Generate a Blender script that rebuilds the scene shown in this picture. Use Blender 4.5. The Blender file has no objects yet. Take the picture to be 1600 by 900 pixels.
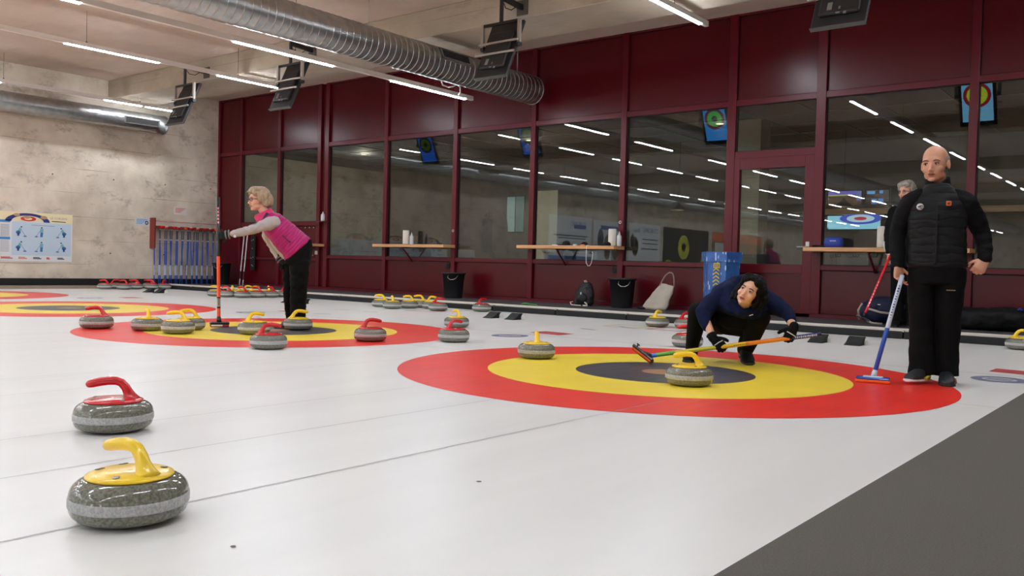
import bpy, bmesh, math, random
from mathutils import Vector, Matrix, noise
from math import sin, cos, pi, radians

S = bpy.context.scene
COL = S.collection
RND = random.Random(7)

# ---------------------------------------------------------------- camera
cam_d = bpy.data.cameras.new('camera'); cam = bpy.data.objects.new('camera', cam_d); COL.objects.link(cam)
yaw, pitch, roll = 0.670877, 0.0250127, 0.0263925
_f = Vector((-sin(yaw)*cos(pitch), cos(yaw)*cos(pitch), -sin(pitch)))
_r = Vector((cos(yaw), sin(yaw), 0)); _u = _r.cross(_f)
_r2 = _r*cos(roll) + _u*sin(roll); _u2 = _u*cos(roll) - _r*sin(roll)
cam.matrix_world = Matrix(((_r2.x, _u2.x, -_f.x, 0), (_r2.y, _u2.y, -_f.y, 0), (_r2.z, _u2.z, -_f.z, 0.7035), (0, 0, 0, 1)))
cam_d.sensor_width = 36; cam_d.lens = 1369.945/1600*36; cam_d.clip_start = .05; cam_d.clip_end = 200
S.camera = cam

# ---------------------------------------------------------------- world, exposure
W = bpy.data.worlds.new('world'); S.world = W; W.use_nodes = True
W.node_tree.nodes['Background'].inputs[0].default_value = (.9, .95, 1, 1)
W.node_tree.nodes['Background'].inputs[1].default_value = .02
S.view_settings.view_transform = 'Standard'; S.view_settings.look = 'None'
S.view_settings.gamma = 1; S.view_settings.use_curve_mapping = False
S.view_settings.exposure = 0.0
LED = 118.0            # radiance of the LED diffusers
ROOM_LAMP = 4.0

# ---------------------------------------------------------------- materials
def lin(h):
    if isinstance(h, str):
        h = h.lstrip('#'); v = [int(h[i:i+2], 16)/255 for i in (0, 2, 4)]
    else: v = [x/255 for x in h]
    return tuple(x/12.92 if x <= .04045 else ((x+.055)/1.055)**2.4 for x in v) + (1,)

def mat(name, col, rough=.5, metal=0, var=0, vscale=8, bump=0, bscale=60, emit=None, estr=1, spec=.5, coat=0, stretch=None, sheen=0):
    m = bpy.data.materials.new(name); m.use_nodes = True
    nt = m.node_tree; n = nt.nodes; L = nt.links; b = n['Principled BSDF']
    c = lin(col); b.inputs['Base Color'].default_value = c
    b.inputs['Roughness'].default_value = rough; b.inputs['Metallic'].default_value = metal
    b.inputs['Specular IOR Level'].default_value = spec
    if coat: b.inputs['Coat Weight'].default_value = coat; b.inputs['Coat Roughness'].default_value = .08
    if sheen: b.inputs['Sheen Weight'].default_value = sheen
    if emit: b.inputs['Emission Color'].default_value = lin(emit); b.inputs['Emission Strength'].default_value = estr
    if var or bump:
        tc = n.new('ShaderNodeTexCoord'); src = tc.outputs['Object']
        if stretch:
            mp = n.new('ShaderNodeMapping'); mp.inputs['Scale'].default_value = stretch; L.new(src, mp.inputs[0]); src = mp.outputs[0]
    if var:
        t = n.new('ShaderNodeTexNoise'); t.inputs['Scale'].default_value = vscale; t.inputs['Detail'].default_value = 6; L.new(src, t.inputs['Vector'])
        r = n.new('ShaderNodeMapRange'); r.inputs[1].default_value = .3; r.inputs[2].default_value = .7
        r.inputs[3].default_value = 1-var; r.inputs[4].default_value = 1+var; L.new(t.outputs[0], r.inputs[0])
        v = n.new('ShaderNodeVectorMath'); v.operation = 'SCALE'; v.inputs[0].default_value = c[:3]; L.new(r.outputs[0], v.inputs['Scale'])
        L.new(v.outputs[0], b.inputs['Base Color'])
    if bump:
        t = n.new('ShaderNodeTexNoise'); t.inputs['Scale'].default_value = bscale; t.inputs['Detail'].default_value = 4; L.new(src, t.inputs['Vector'])
        bp = n.new('ShaderNodeBump'); bp.inputs['Strength'].default_value = bump; bp.inputs['Distance'].default_value = .01
        L.new(t.outputs[0], bp.inputs['Height']); L.new(bp.outputs[0], b.inputs['Normal'])
    return m

def quilt(m, vec, period, depth, wob=.25):
    """stitched quilting: a rounded ridge profile along vec (object space)"""
    nt = m.node_tree; n = nt.nodes; L = nt.links; b = n['Principled BSDF']
    tc = n.new('ShaderNodeTexCoord'); d = n.new('ShaderNodeVectorMath'); d.operation = 'DOT_PRODUCT'
    d.inputs[1].default_value = Vector(vec).normalized()*(pi/period); L.new(tc.outputs['Object'], d.inputs[0])
    t = n.new('ShaderNodeTexNoise'); t.inputs['Scale'].default_value = 6; L.new(tc.outputs['Object'], t.inputs['Vector'])
    k = n.new('ShaderNodeMath'); k.operation = 'MULTIPLY_ADD'; k.inputs[1].default_value = wob*6; L.new(t.outputs[0], k.inputs[0]); L.new(d.outputs['Value'], k.inputs[2])
    s = n.new('ShaderNodeMath'); s.operation = 'SINE'; L.new(k.outputs[0], s.inputs[0])
    a = n.new('ShaderNodeMath'); a.operation = 'ABSOLUTE'; L.new(s.outputs[0], a.inputs[0])
    p = n.new('ShaderNodeMath'); p.operation = 'POWER'; p.inputs[1].default_value = .5; L.new(a.outputs[0], p.inputs[0])
    bp = n.new('ShaderNodeBump'); bp.inputs['Strength'].default_value = 1; bp.inputs['Distance'].default_value = depth
    L.new(p.outputs[0], bp.inputs['Height']); L.new(bp.outputs[0], b.inputs['Normal'])
    return m

def emat(name, col, s):
    m = bpy.data.materials.new(name); m.use_nodes = True
    nt = m.node_tree; nt.nodes.remove(nt.nodes['Principled BSDF']); e = nt.nodes.new('ShaderNodeEmission')
    e.inputs[0].default_value = lin(col); e.inputs[1].default_value = s
    nt.links.new(e.outputs[0], nt.nodes['Material Output'].inputs[0]); return m

def glass_mat(name, tint=(.84, .88, .86), ior=1.75):
    m = bpy.data.materials.new(name); m.use_nodes = True
    nt = m.node_tree; n = nt.nodes; L = nt.links; n.remove(n['Principled BSDF'])
    tr = n.new('ShaderNodeBsdfTransparent'); tr.inputs[0].default_value = (*tint, 1)
    gl = n.new('ShaderNodeBsdfGlossy'); gl.inputs['Roughness'].default_value = .004
    fr = n.new('ShaderNodeFresnel'); ge = n.new('ShaderNodeNewGeometry'); mr = n.new('ShaderNodeMapRange')   # same reflectance from either face of the thin sheet
    mr.inputs[3].default_value = ior; mr.inputs[4].default_value = 1/ior; L.new(ge.outputs['Backfacing'], mr.inputs[0]); L.new(mr.outputs[0], fr.inputs[0])
    mx = n.new('ShaderNodeMixShader'); L.new(fr.outputs[0], mx.inputs[0]); L.new(tr.outputs[0], mx.inputs[1]); L.new(gl.outputs[0], mx.inputs[2])
    L.new(mx.outputs[0], n['Material Output'].inputs[0]); return m

def concrete(name, c0, c1, stain, rough=.85, plane='YZ', board=.5, stain_amt=.6, seed=0, joints=True):
    """board-marked concrete: cloudy tone, brownish stains, thin dark board joints"""
    m = bpy.data.materials.new(name); m.use_nodes = True
    nt = m.node_tree; n = nt.nodes; L = nt.links; b = n['Principled BSDF']; b.inputs['Roughness'].default_value = rough
    tc = n.new('ShaderNodeTexCoord')
    def noise_(scale, vec, det=8, ro=.6):
        mp = n.new('ShaderNodeMapping'); mp.inputs['Scale'].default_value = vec; mp.inputs['Location'].default_value = (seed, seed*2.3, seed*.7)
        L.new(tc.outputs['Object'], mp.inputs[0]); t = n.new('ShaderNodeTexNoise'); t.inputs['Scale'].default_value = scale
        t.inputs['Detail'].default_value = det; t.inputs['Roughness'].default_value = ro; L.new(mp.outputs[0], t.inputs['Vector']); return t.outputs[0]
    def ramp(src, a, bb):
        r = n.new('ShaderNodeMapRange'); r.inputs[1].default_value = a; r.inputs[2].default_value = bb; L.new(src, r.inputs[0]); return r.outputs[0]
    def mix(f, a, bb, mode='MIX'):
        x = n.new('ShaderNodeMix'); x.data_type = 'RGBA'; x.blend_type = mode
        if isinstance(f, float): x.inputs[0].default_value = f
        else: L.new(f, x.inputs[0])
        for i, v in ((6, a), (7, bb)):
            if isinstance(v, tuple): x.inputs[i].default_value = v
            else: L.new(v, x.inputs[i])
        return x.outputs[2]
    long_ = (1, .75, 1.25) if plane == 'YZ' else (.35, 1, 1.6) if plane == 'XZ' else (.35, 1.6, 1)
    base = mix(ramp(noise_(1.3, (1, 1, 1)), .3, .7), lin(c0), lin(c1))
    st = ramp(noise_(2.4, long_, 12, .76), .53, .70)
    mul = n.new('ShaderNodeMath'); mul.operation = 'MULTIPLY'; mul.inputs[1].default_value = stain_amt; L.new(st, mul.inputs[0])
    base = mix(mul.outputs[0], base, lin(stain))
    fine = ramp(noise_(30, long_, 6, .7), .62, .8)
    mul2 = n.new('ShaderNodeMath'); mul2.operation = 'MULTIPLY'; mul2.inputs[1].default_value = .35; L.new(fine, mul2.inputs[0])
    base = mix(mul2.outputs[0], base, lin(stain))
    if joints:
        sp = n.new('ShaderNodeSeparateXYZ'); L.new(tc.outputs['Object'], sp.inputs[0])
        ax = sp.outputs[2] if plane in ('YZ', 'XZ') else sp.outputs[1]
        d = n.new('ShaderNodeMath'); d.operation = 'DIVIDE'; d.inputs[1].default_value = board; L.new(ax, d.inputs[0])
        fr = n.new('ShaderNodeMath'); fr.operation = 'FRACT'; L.new(d.outputs[0], fr.inputs[0])
        lt = n.new('ShaderNodeMath'); lt.operation = 'LESS_THAN'; lt.inputs[1].default_value = .014; L.new(fr.outputs[0], lt.inputs[0])
        brk = ramp(noise_(1.7, long_, 3, .5), .42, .62)
        mm = n.new('ShaderNodeMath'); mm.operation = 'MULTIPLY'; L.new(lt.outputs[0], mm.inputs[0]); L.new(brk, mm.inputs[1])
        base = mix(mm.outputs[0], base, lin(stain))
    L.new(base, b.inputs['Base Color'])
    bp = n.new('ShaderNodeBump'); bp.inputs['Strength'].default_value = .4; bp.inputs['Distance'].default_value = .01
    L.new(noise_(14, long_, 8, .7), bp.inputs['Height']); L.new(bp.outputs[0], b.inputs['Normal'])
    return m

# ---------------------------------------------------------------- mesh helpers
def box(bm, a, b, mi=0, bev=0):
    x0, y0, z0 = a; x1, y1, z1 = b
    v = [bm.verts.new(p) for p in ((x0,y0,z0),(x1,y0,z0),(x1,y1,z0),(x0,y1,z0),(x0,y0,z1),(x1,y0,z1),(x1,y1,z1),(x0,y1,z1))]
    fs = [bm.faces.new([v[i] for i in f]) for f in ((0,3,2,1),(4,5,6,7),(0,1,5,4),(1,2,6,5),(2,3,7,6),(3,0,4,7))]
    for f in fs: f.material_index = mi
    if bev:
        es = {e for f in fs for e in f.edges}
        r = bmesh.ops.bevel(bm, geom=list(es), offset=bev, segments=2, affect='EDGES', profile=.5)
        for f in r['faces']: f.material_index = mi
    return v

def obox(bm, c, size, M, mi=0, bev=0):
    h = [s/2 for s in size]; tmp = bmesh.new(); box(tmp, (-h[0],-h[1],-h[2]), (h[0],h[1],h[2]), mi, bev)
    T = Matrix.Translation(c) @ M.to_4x4(); merge(bm, tmp, T)

def merge(bm, tmp, T=None):
    vm = {}
    for v in tmp.verts: vm[v] = bm.verts.new(T @ v.co if T else v.co)
    for f in tmp.faces:
        try: g = bm.faces.new([vm[v] for v in f.verts]); g.material_index = f.material_index; g.smooth = f.smooth
        except ValueError: pass
    tmp.free()

def basis(d):
    d = Vector(d).normalized(); a = Vector((0,0,1)) if abs(d.z) < .9 else Vector((1,0,0))
    x = a.cross(d).normalized(); y = d.cross(x); return x, y, d

def ringfaces(bm, rings, cap=True, mi=0, smooth=True, closed=False):
    n = len(rings[0]); k = len(rings)
    for i in range(k if closed else k-1):
        A, B = rings[i], rings[(i+1) % k]
        for j in range(n):
            f = bm.faces.new((A[j], A[(j+1) % n], B[(j+1) % n], B[j])); f.material_index = mi; f.smooth = smooth
    if cap and not closed:
        f = bm.faces.new(rings[0][::-1]); f.material_index = mi
        f = bm.faces.new(rings[-1]); f.material_index = mi

def cyl(bm, p0, p1, r0, r1=None, n=16, mi=0, cap=True):
    r1 = r0 if r1 is None else r1; p0 = Vector(p0); p1 = Vector(p1); x, y, d = basis(p1-p0)
    rings = [[bm.verts.new(p + (x*cos(2*pi*i/n) + y*sin(2*pi*i/n))*r) for i in range(n)] for p, r in ((p0, r0), (p1, r1))]
    ringfaces(bm, rings, cap, mi)

def tube(bm, pts, r, n=10, mi=0, flat=1.0, up=None, cap=True, closed=False):
    pts = [Vector(p) for p in pts]; rs = r if isinstance(r, (list, tuple)) else [r]*len(pts); rings = []
    prev = None
    for i, p in enumerate(pts):
        if closed: d = (pts[(i+1) % len(pts)] - pts[i-1])
        else: d = (pts[min(i+1, len(pts)-1)] - pts[max(i-1, 0)])
        d.normalize()
        if prev is None:
            x = Vector(up) if up else basis(d)[0]
            x = (x - d*x.dot(d)).normalized()
        else: x = (prev - d*prev.dot(d)).normalized()
        prev = x; y = d.cross(x)
        rings.append([bm.verts.new(p + (x*cos(2*pi*j/n)*flat + y*sin(2*pi*j/n))*rs[i]) for j in range(n)])
    ringfaces(bm, rings, cap, mi, True, closed)

def lathe(bm, prof, n=32, c=(0,0,0), mi=0, axis='Z', mis=None):
    c = Vector(c); rings = []
    for (r, z) in prof:
        R_ = []
        for j in range(n):
            a = 2*pi*j/n
            v = Vector((r*cos(a), r*sin(a), z)) if axis == 'Z' else Vector((r*cos(a), z, r*sin(a)))
            R_.append(bm.verts.new(c+v))
        rings.append(R_)
    for i in range(len(rings)-1):
        for j in range(n):
            f = bm.faces.new((rings[i][j], rings[i][(j+1) % n], rings[i+1][(j+1) % n], rings[i+1][j])); f.smooth = True
            f.material_index = mis[i] if mis else mi
    for R_, rev in ((rings[0], True), (rings[-1], False)):
        try: f = bm.faces.new(R_[::-1] if rev else R_); f.material_index = (mis[0] if rev else mis[-1]) if mis else mi
        except ValueError: pass

def ell(bm, c, r, M=None, nu=20, nv=12, mi=0):
    c = Vector(c); rings = []
    for i in range(1, nv):
        th = pi*i/nv
        rings.append([Vector((r[0]*sin(th)*cos(2*pi*j/nu), r[1]*sin(th)*sin(2*pi*j/nu), -r[2]*cos(th))) for j in range(nu)])
    f_ = (lambda v: c + (M @ v if M else v))
    R_ = [[bm.verts.new(f_(v)) for v in ring] for ring in rings]
    b0 = bm.verts.new(f_(Vector((0,0,-r[2])))); t0 = bm.verts.new(f_(Vector((0,0,r[2]))))
    ringfaces(bm, R_, False, mi)
    for j in range(nu):
        f = bm.faces.new((b0, R_[0][(j+1) % nu], R_[0][j])); f.material_index = mi; f.smooth = True
        f = bm.faces.new((t0, R_[-1][j], R_[-1][(j+1) % nu])); f.material_index = mi; f.smooth = True

def cap(bm, p0, p1, r0, r1=None, n=14):
    """tapered capsule"""
    r1 = r0 if r1 is None else r1; p0 = Vector(p0); p1 = Vector(p1); x, y, d = basis(p1-p0); rings = []
    for k in range(5):
        a = pi/2*(k+.6)/5; rings.append((p0 - d*r0*cos(a), r0*sin(a)))
    rings.append((p0, r0)); rings.append((p1, r1))
    for k in range(4, -1, -1):
        a = pi/2*(k+.6)/5; rings.append((p1 + d*r1*cos(a), r1*sin(a)))
    R_ = [[bm.verts.new(p + (x*cos(2*pi*i/n) + y*sin(2*pi*i/n))*r) for i in range(n)] for p, r in rings]
    ringfaces(bm, R_, True)

def chain(bm, pts, rs):
    for i in range(len(pts)-1): cap(bm, pts[i], pts[i+1], rs[i], rs[i+1])

def loft(bm, secs, n=28, e=1.0):
    """secs: (centre, side vector * rx, front vector * ry); super-ellipse exponent e"""
    rings = []
    for c, sx, sy in secs:
        c = Vector(c); sx = Vector(sx); sy = Vector(sy); R_ = []
        for j in range(n):
            a = 2*pi*j/n; ca, sa = cos(a), sin(a)
            R_.append(bm.verts.new(c + sx*math.copysign(abs(ca)**e, ca) + sy*math.copysign(abs(sa)**e, sa)))
        rings.append(R_)
    ringfaces(bm, rings, True)

def to_mesh(name, bm):
    bmesh.ops.recalc_face_normals(bm, faces=bm.faces[:])
    me = bpy.data.meshes.new(name); bm.to_mesh(me); bm.free(); return me

def obj(name, bm, mats, parent=None, label=None, mesh=None, loc=None, rot=None, kind=None):
    me = mesh or to_mesh(name, bm)
    if mats is not None and not mesh:
        for m in (mats if isinstance(mats, (list, tuple)) else [mats]): me.materials.append(m)
    o = bpy.data.objects.new(name, me); COL.objects.link(o)
    if parent: o.parent = parent
    if label: o['label'] = label
    if loc is not None: o.location = loc
    if rot is not None: o.rotation_euler = rot
    if kind: o['kind'] = kind
    return o

def tag(o, label, cat, group=None, kind=None):
    o['label'] = label; o['category'] = cat
    if group: o['group'] = group
    if kind: o['kind'] = kind
    return o

def thing(name, label, cat, loc=(0,0,0), rotz=0, group=None):
    o = bpy.data.objects.new(name, None); COL.objects.link(o); o.empty_display_size = .1
    o.location = loc; o.rotation_euler = (0, 0, rotz); return tag(o, label, cat, group)

def struct(name, bm, mats, parent=None, label=None, cat='structure'):
    o = obj(name, bm, mats, parent)
    if not parent:
        o['kind'] = 'structure'; o['category'] = cat
        if label: o['label'] = label
    return o

def dup(root, loc, rotz, label=None, group=None):
    kids = [(c, list(c.children)) for c in root.children]
    r = root.copy(); COL.objects.link(r); r.location = loc; r.rotation_euler = (0, 0, rotz)
    if label: r['label'] = label
    if group: r['group'] = group
    for ch, gs in kids:
        c = ch.copy(); COL.objects.link(c); c.parent = r
        for g in gs: d = g.copy(); COL.objects.link(d); d.parent = c
    return r

def remeshed(name, bm, voxel, m, parent, smooth=2, disp=None, label=None, sfac=.5):
    """one continuous closed surface out of overlapping volumes"""
    me = to_mesh(name+'_src', bm); o = bpy.data.objects.new(name+'_src', me); COL.objects.link(o)
    r = o.modifiers.new('r', 'REMESH'); r.mode = 'VOXEL'; r.voxel_size = voxel; r.adaptivity = 0
    if smooth:
        s = o.modifiers.new('s', 'SMOOTH'); s.factor = sfac; s.iterations = smooth
    dg = bpy.context.evaluated_depsgraph_get(); dg.update()
    me2 = bpy.data.meshes.new_from_object(o.evaluated_get(dg)); bpy.data.objects.remove(o); bpy.data.meshes.remove(me)
    me2.name = name
    if disp:
        amp, sc = disp[:2]; st = disp[2] if len(disp) > 2 else (1, 1, 1); nn = [v.normal.copy() for v in me2.vertices]
        for v, q in zip(me2.vertices, nn):
            p = Vector((v.co.x*st[0], v.co.y*st[1], v.co.z*st[2]))*sc
            v.co += q*noise.noise(p)*amp + q*noise.noise(p*2.3)*amp*.5
    for p in me2.polygons: p.use_smooth = True
    me2.materials.clear()
    for q in (m if isinstance(m, (list, tuple)) else [m]): me2.materials.append(q)
    return obj(name, None, None, parent, label, mesh=me2)

def text_mesh(body, size, ext=.001, align='CENTER', bold=0):
    cu = bpy.data.curves.new('lettering', 'FONT'); cu.body = body; cu.size = size; cu.extrude = ext; cu.align_x = align; cu.align_y = 'CENTER'; cu.offset = bold
    cu.resolution_u = 2
    o = bpy.data.objects.new('lettering', cu); COL.objects.link(o); dg = bpy.context.evaluated_depsgraph_get(); dg.update()
    me = bpy.data.meshes.new_from_object(o.evaluated_get(dg)); bpy.data.objects.remove(o); bpy.data.curves.remove(cu); return me

def lettering(name, body, size, m, parent, M, align='CENTER', ext=.0006, bold=0):
    me = text_mesh(body, size, ext, align, bold); me.transform(M); me.materials.clear(); me.materials.append(m)
    return obj(name, None, None, parent, mesh=me)
# ---------------------------------------------------------------- palette
M_red = mat('wine_red_paint', (84, 7, 18), .27, var=.06, vscale=2, spec=.36)
M_redframe = mat('wine_red_frame', (94, 12, 26), .32, spec=.34)
M_black = mat('black_metal', (22, 22, 23), .4)
M_rubber = mat('black_rubber', (16, 17, 18), .7)
M_white = mat('white_plastic', (225, 222, 214), .45)
M_wood = mat('beech_board', (214, 160, 108), .5, var=.12, vscale=6, stretch=(.6, 8, 8))
M_galv = mat('galvanised_steel', (176, 178, 176), .3, .92, var=.16, vscale=10, bump=.15, bscale=20)
M_steel = mat('brushed_steel', (190, 190, 188), .3, 1)
M_carpet = mat('grey_carpet', (106, 102, 96), .95, var=.14, vscale=180, bump=.6, bscale=400, spec=.1)
M_walk = mat('dark_grey_walkway', (66, 62, 63), .7, var=.1, vscale=60, bump=.2, bscale=200)
M_board = mat('cream_board', (226, 218, 204), .6, var=.05, vscale=3)
M_glass = glass_mat('window_glass')
M_conc = concrete('concrete_wall', (192, 178, 161), (238, 226, 208), (112, 98, 82), plane='YZ', board=.5, stain_amt=.72, seed=3)
M_beam = concrete('concrete_beam', (166, 153, 134), (188, 175, 155), (112, 98, 80), plane='XZ', board=.33, stain_amt=.45, seed=8)
M_slab = concrete('wood_wool_ceiling', (186, 168, 153), (202, 184, 168), (156, 140, 125), plane='XY', stain_amt=.35, seed=5, joints=False)

# ice: white, slightly pebbled, glossy at grazing angles
M_ice = mat('ice', (230, 228, 224), .22, var=.03, vscale=1.3, spec=.5, stretch=(3, .4, 1))
def ice_finish(m, rough=.3):
    nt = m.node_tree; n = nt.nodes; L = nt.links; b = n['Principled BSDF']
    tc = n.new('ShaderNodeTexCoord'); mp = n.new('ShaderNodeMapping'); mp.inputs['Scale'].default_value = (14, .8, 1); mp.inputs['Rotation'].default_value = (0, 0, .05)
    L.new(tc.outputs['Object'], mp.inputs[0]); t = n.new('ShaderNodeTexNoise'); t.inputs['Scale'].default_value = 1.6; t.inputs['Detail'].default_value = 5; L.new(mp.outputs[0], t.inputs['Vector'])
    r = n.new('ShaderNodeMapRange'); r.inputs[1].default_value = .3; r.inputs[2].default_value = .75; r.inputs[3].default_value = rough*.95; r.inputs[4].default_value = rough*1.15
    L.new(t.outputs[0], r.inputs[0]); L.new(r.outputs[0], b.inputs['Roughness'])
    t2 = n.new('ShaderNodeTexNoise'); t2.inputs['Scale'].default_value = 90; t2.inputs['Detail'].default_value = 2; L.new(tc.outputs['Object'], t2.inputs['Vector'])
    bp = n.new('ShaderNodeBump'); bp.inputs['Strength'].default_value = .12; bp.inputs['Distance'].default_value = .002; L.new(t2.outputs[0], bp.inputs['Height']); L.new(bp.outputs[0], b.inputs['Normal'])
ice_finish(M_ice)
M_ring_red = mat('ring_red', (240, 50, 38), .2, var=.07, vscale=3); M_ring_yel = mat('ring_yellow', (252, 222, 66), .2, var=.05, vscale=3)
M_ring_blk = mat('ring_dark', (68, 66, 72), .2, var=.25, vscale=5); M_ring_btn = mat('ring_button', (170, 125, 85), .2, var=.15, vscale=8)
for _m in (M_ring_red, M_ring_yel, M_ring_blk, M_ring_btn): ice_finish(_m)
M_line = mat('ice_line', (132, 130, 132), .3); M_fineline = mat('ice_seam', (186, 184, 182), .3)

YW = 12.15           # front face of the wine red glazed wall
XL = -18.72          # left concrete wall
ZC = 4.47            # ceiling slab
XR = 3.4; YB = -36.0
RINK_X0, RINK_X1, RINK_Y1 = -18.28, -0.872, 10.45

# ---------------------------------------------------------------- floor, rings, walkways
bm = bmesh.new(); box(bm, (RINK_X0, YB, -.1), (RINK_X1, RINK_Y1, 0)); floor = struct('floor', bm, M_ice, label='white pebbled ice of the curling rink')
bm = bmesh.new(); box(bm, (RINK_X1, YB, -.1), (XR, YW, .0)); struct('walkway', bm, M_carpet, label='dark grey carpet along the near side of the ice', cat='carpet')
bm = bmesh.new(); box(bm, (RINK_X0+.02, RINK_Y1+.10, -.1), (RINK_X1-.0, YW, .1)); struct('walkway', bm, M_walk, label='raised dark grey walkway in front of the wine red wall', cat='walkway')
bm = bmesh.new(); box(bm, (XL, YB, -.1), (RINK_X0, YW, .055)); struct('walkway', bm, mat('beige_walkway', (150, 130, 114), .7, var=.1, vscale=4), label='narrow beige walkway below the concrete wall', cat='walkway')
bm = bmesh.new(); box(bm, (RINK_X0, RINK_Y1+.045, 0), (RINK_X1, RINK_Y1+.13, .112), bev=.006); trim = struct('trim_1', bm, M_board, label='cream board edging between ice and raised walkway', cat='edging')
x = RINK_X0+.02
while x < RINK_X1-.1:
    x1 = min(x+1.2, RINK_X1-.02)
    bm = bmesh.new(); box(bm, (x+.006, RINK_Y1-.02, .0), (x1-.006, RINK_Y1+.05, .082), bev=.012); obj('bumper', bm, M_rubber, trim)
    bm = bmesh.new(); cyl(bm, (x1, RINK_Y1-.03, .085), (x1, RINK_Y1+.05, .085), .009, n=10); obj('bolt', bm, M_steel, trim)
    x = x1

SHEETS = [-2.92, -7.303, -11.686, -16.07]
TEE = 5.394
def annulus(bm, cx, cy, r0, r1, z, n=96, mi=0):
    a = [bm.verts.new((cx+r1*cos(2*pi*i/n), cy+r1*sin(2*pi*i/n), z)) for i in range(n)]
    if r0 > 0:
        b = [bm.verts.new((cx+r0*cos(2*pi*i/n), cy+r0*sin(2*pi*i/n), z)) for i in range(n)]
        for i in range(n): bm.faces.new((a[i], a[(i+1) % n], b[(i+1) % n], b[i])).material_index = mi
    else: bm.faces.new(a).material_index = mi
names = ['nearest, with the crouching woman on it', 'second, with the woman in the pink vest on it', 'third, empty of stones', 'farthest, nearest the concrete wall']
for sx, nm in zip(SHEETS, names):
    h = thing('curling_house', 'ringed target in the ice, '+nm, 'target', (sx, TEE, 0), group='ringed targets painted in the ice')
    for nme, r0, r1, m in (('outer_ring', 1.219, 1.829, M_ring_red), ('middle_ring', .61, 1.219, M_ring_yel), ('inner_ring', .152, .61, M_ring_blk), ('button', 0, .152, M_ring_btn)):
        bm = bmesh.new(); annulus(bm, 0, 0, r0, r1, .0012); obj(nme, bm, m, h)
def strip(bm, x0, y0, x1, y1, w, z=.0018, mi=0):
    d = Vector((x1-x0, y1-y0, 0)).normalized(); nrm = Vector((-d.y, d.x, 0))*w/2
    v = [bm.verts.new(p) for p in (Vector((x0,y0,z))+nrm, Vector((x0,y0,z))-nrm, Vector((x1,y1,z))-nrm, Vector((x1,y1,z))+nrm)]
    bm.faces.new(v).material_index = mi
bm = bmesh.new(); strip(bm, RINK_X0, TEE+1.835, RINK_X1, TEE+1.835, .013); obj('back_line', bm, M_line, floor)
bm = bmesh.new(); strip(bm, RINK_X0, TEE, RINK_X1, TEE, .010, .0007)
obj('tee_line', bm, mat('tee_line', (190, 160, 120), .3), floor)
for sx in SHEETS:
    bm = bmesh.new(); strip(bm, sx, YB, sx, TEE+1.83, .008, .0008); obj('centre_line', bm, M_fineline, floor)
for xx in (-2.285, -3.535, -3.63-1.0, -5.16, -5.24, -6.7, -8.0, -9.49, -10.9, -12.4, -13.87):
    bm = bmesh.new(); strip(bm, xx, -6, xx+.02, TEE-1.9+RND.uniform(-.5, 3.2) if xx not in (-5.16,-9.49,-13.87) else 10.3, .006, .0021); obj('ice_seam', bm, M_fineline, floor)
M_logo_r = mat('logo_red', (200, 82, 84), .25); M_logo_b = mat('logo_blue', (120, 126, 158), .25); M_dash = mat('dash_grey', (105, 100, 104), .3)
for m_ in (M_logo_r, M_logo_b, M_dash): ice_finish(m_)
for i, sx in enumerate(SHEETS):
    ox = sx+2.92
    lg = thing('ice_logo', 'red bar and blue oval logo set in the ice behind the '+['nearest', 'second', 'third', 'farthest'][i]+' ringed target', 'logo', (-1.28+ox, 7.2, 0), group='logos in the ice')
    bm = bmesh.new(); v = [bm.verts.new((a, b, .0014)) for a, b in ((0, .25), (.42, .2), (.42, .5), (0, .55))]; bm.faces.new(v); obj('red_bar', bm, M_logo_r, lg)
    bm = bmesh.new()
    a = [(.16+.18*cos(2*pi*k/40), -.28+.2*sin(2*pi*k/40)) for k in range(40)]; b2 = [(.16+.11*cos(2*pi*k/40), -.28+.12*sin(2*pi*k/40)) for k in range(40)]
    A = [bm.verts.new((p, q, .0014)) for p, q in a]; B = [bm.verts.new((p, q, .0014)) for p, q in b2]
    for k in range(40): bm.faces.new((A[k], A[(k+1) % 40], B[(k+1) % 40], B[k]))
    for q in range(3): strip(bm, .08, -.33+q*.05, .24, -.33+q*.05, .025, .0014)
    obj('blue_oval', bm, M_logo_b, lg)
bm = bmesh.new()
for (x0, y0, x1, y1) in ((-5.7,8.48,-5.44,8.4),(-5.62,9.2,-5.3,9.05),(-9.96,8.4,-9.8,8.55),(-9.4,8.45,-9.2,8.55),(-9.3,7.5,-9.1,7.62),(-14,9.3,-13.6,9.5)): strip(bm, x0, y0, x1, y1, .05, .0014)
obj('dark_dash', bm, M_dash, floor)  # short flat dark grey dashes on the ice behind the targets
for (cx, cy, rr) in ((-1.83, 2.16, .009), (-1.84, 1.25, .007), (-3.9, 1.9, .008)):
    bm = bmesh.new(); annulus(bm, cx, cy, 0, rr, .0022, 14); obj('ice_spot', bm, mat('dirt', (95, 80, 72), .6), floor)
for (cx, cy, cc, nm) in ((-5.55, 9.3, (214, 186, 70), 'yellow'), (-4.98, 9.35, (190, 70, 74), 'red')):
    bm = bmesh.new()
    for a, b in (((-.22,-.22),(.22,-.22)), ((.22,-.22),(.22,.22)), ((.22,.22),(-.22,.22)), ((-.22,.22),(-.22,-.22))): strip(bm, cx+a[0], cy+a[1], cx+b[0], cy+b[1], .05, .0014)
    obj(nm+'_frame_mark', bm, mat(nm+'_mark', cc, .3), floor)
bm = bmesh.new()
for a, b in (((-.22,-.2),(.22,-.2)), ((.22,-.2),(.22,.22)), ((.22,.22),(-.22,.22)), ((-.22,.22),(-.22,-.2))): strip(bm, -9.15+a[0], 9.45+a[1], -9.15+b[0], 9.45+b[1], .04, .0014)
obj('red_frame_mark', bm, M_logo_r, floor)

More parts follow.
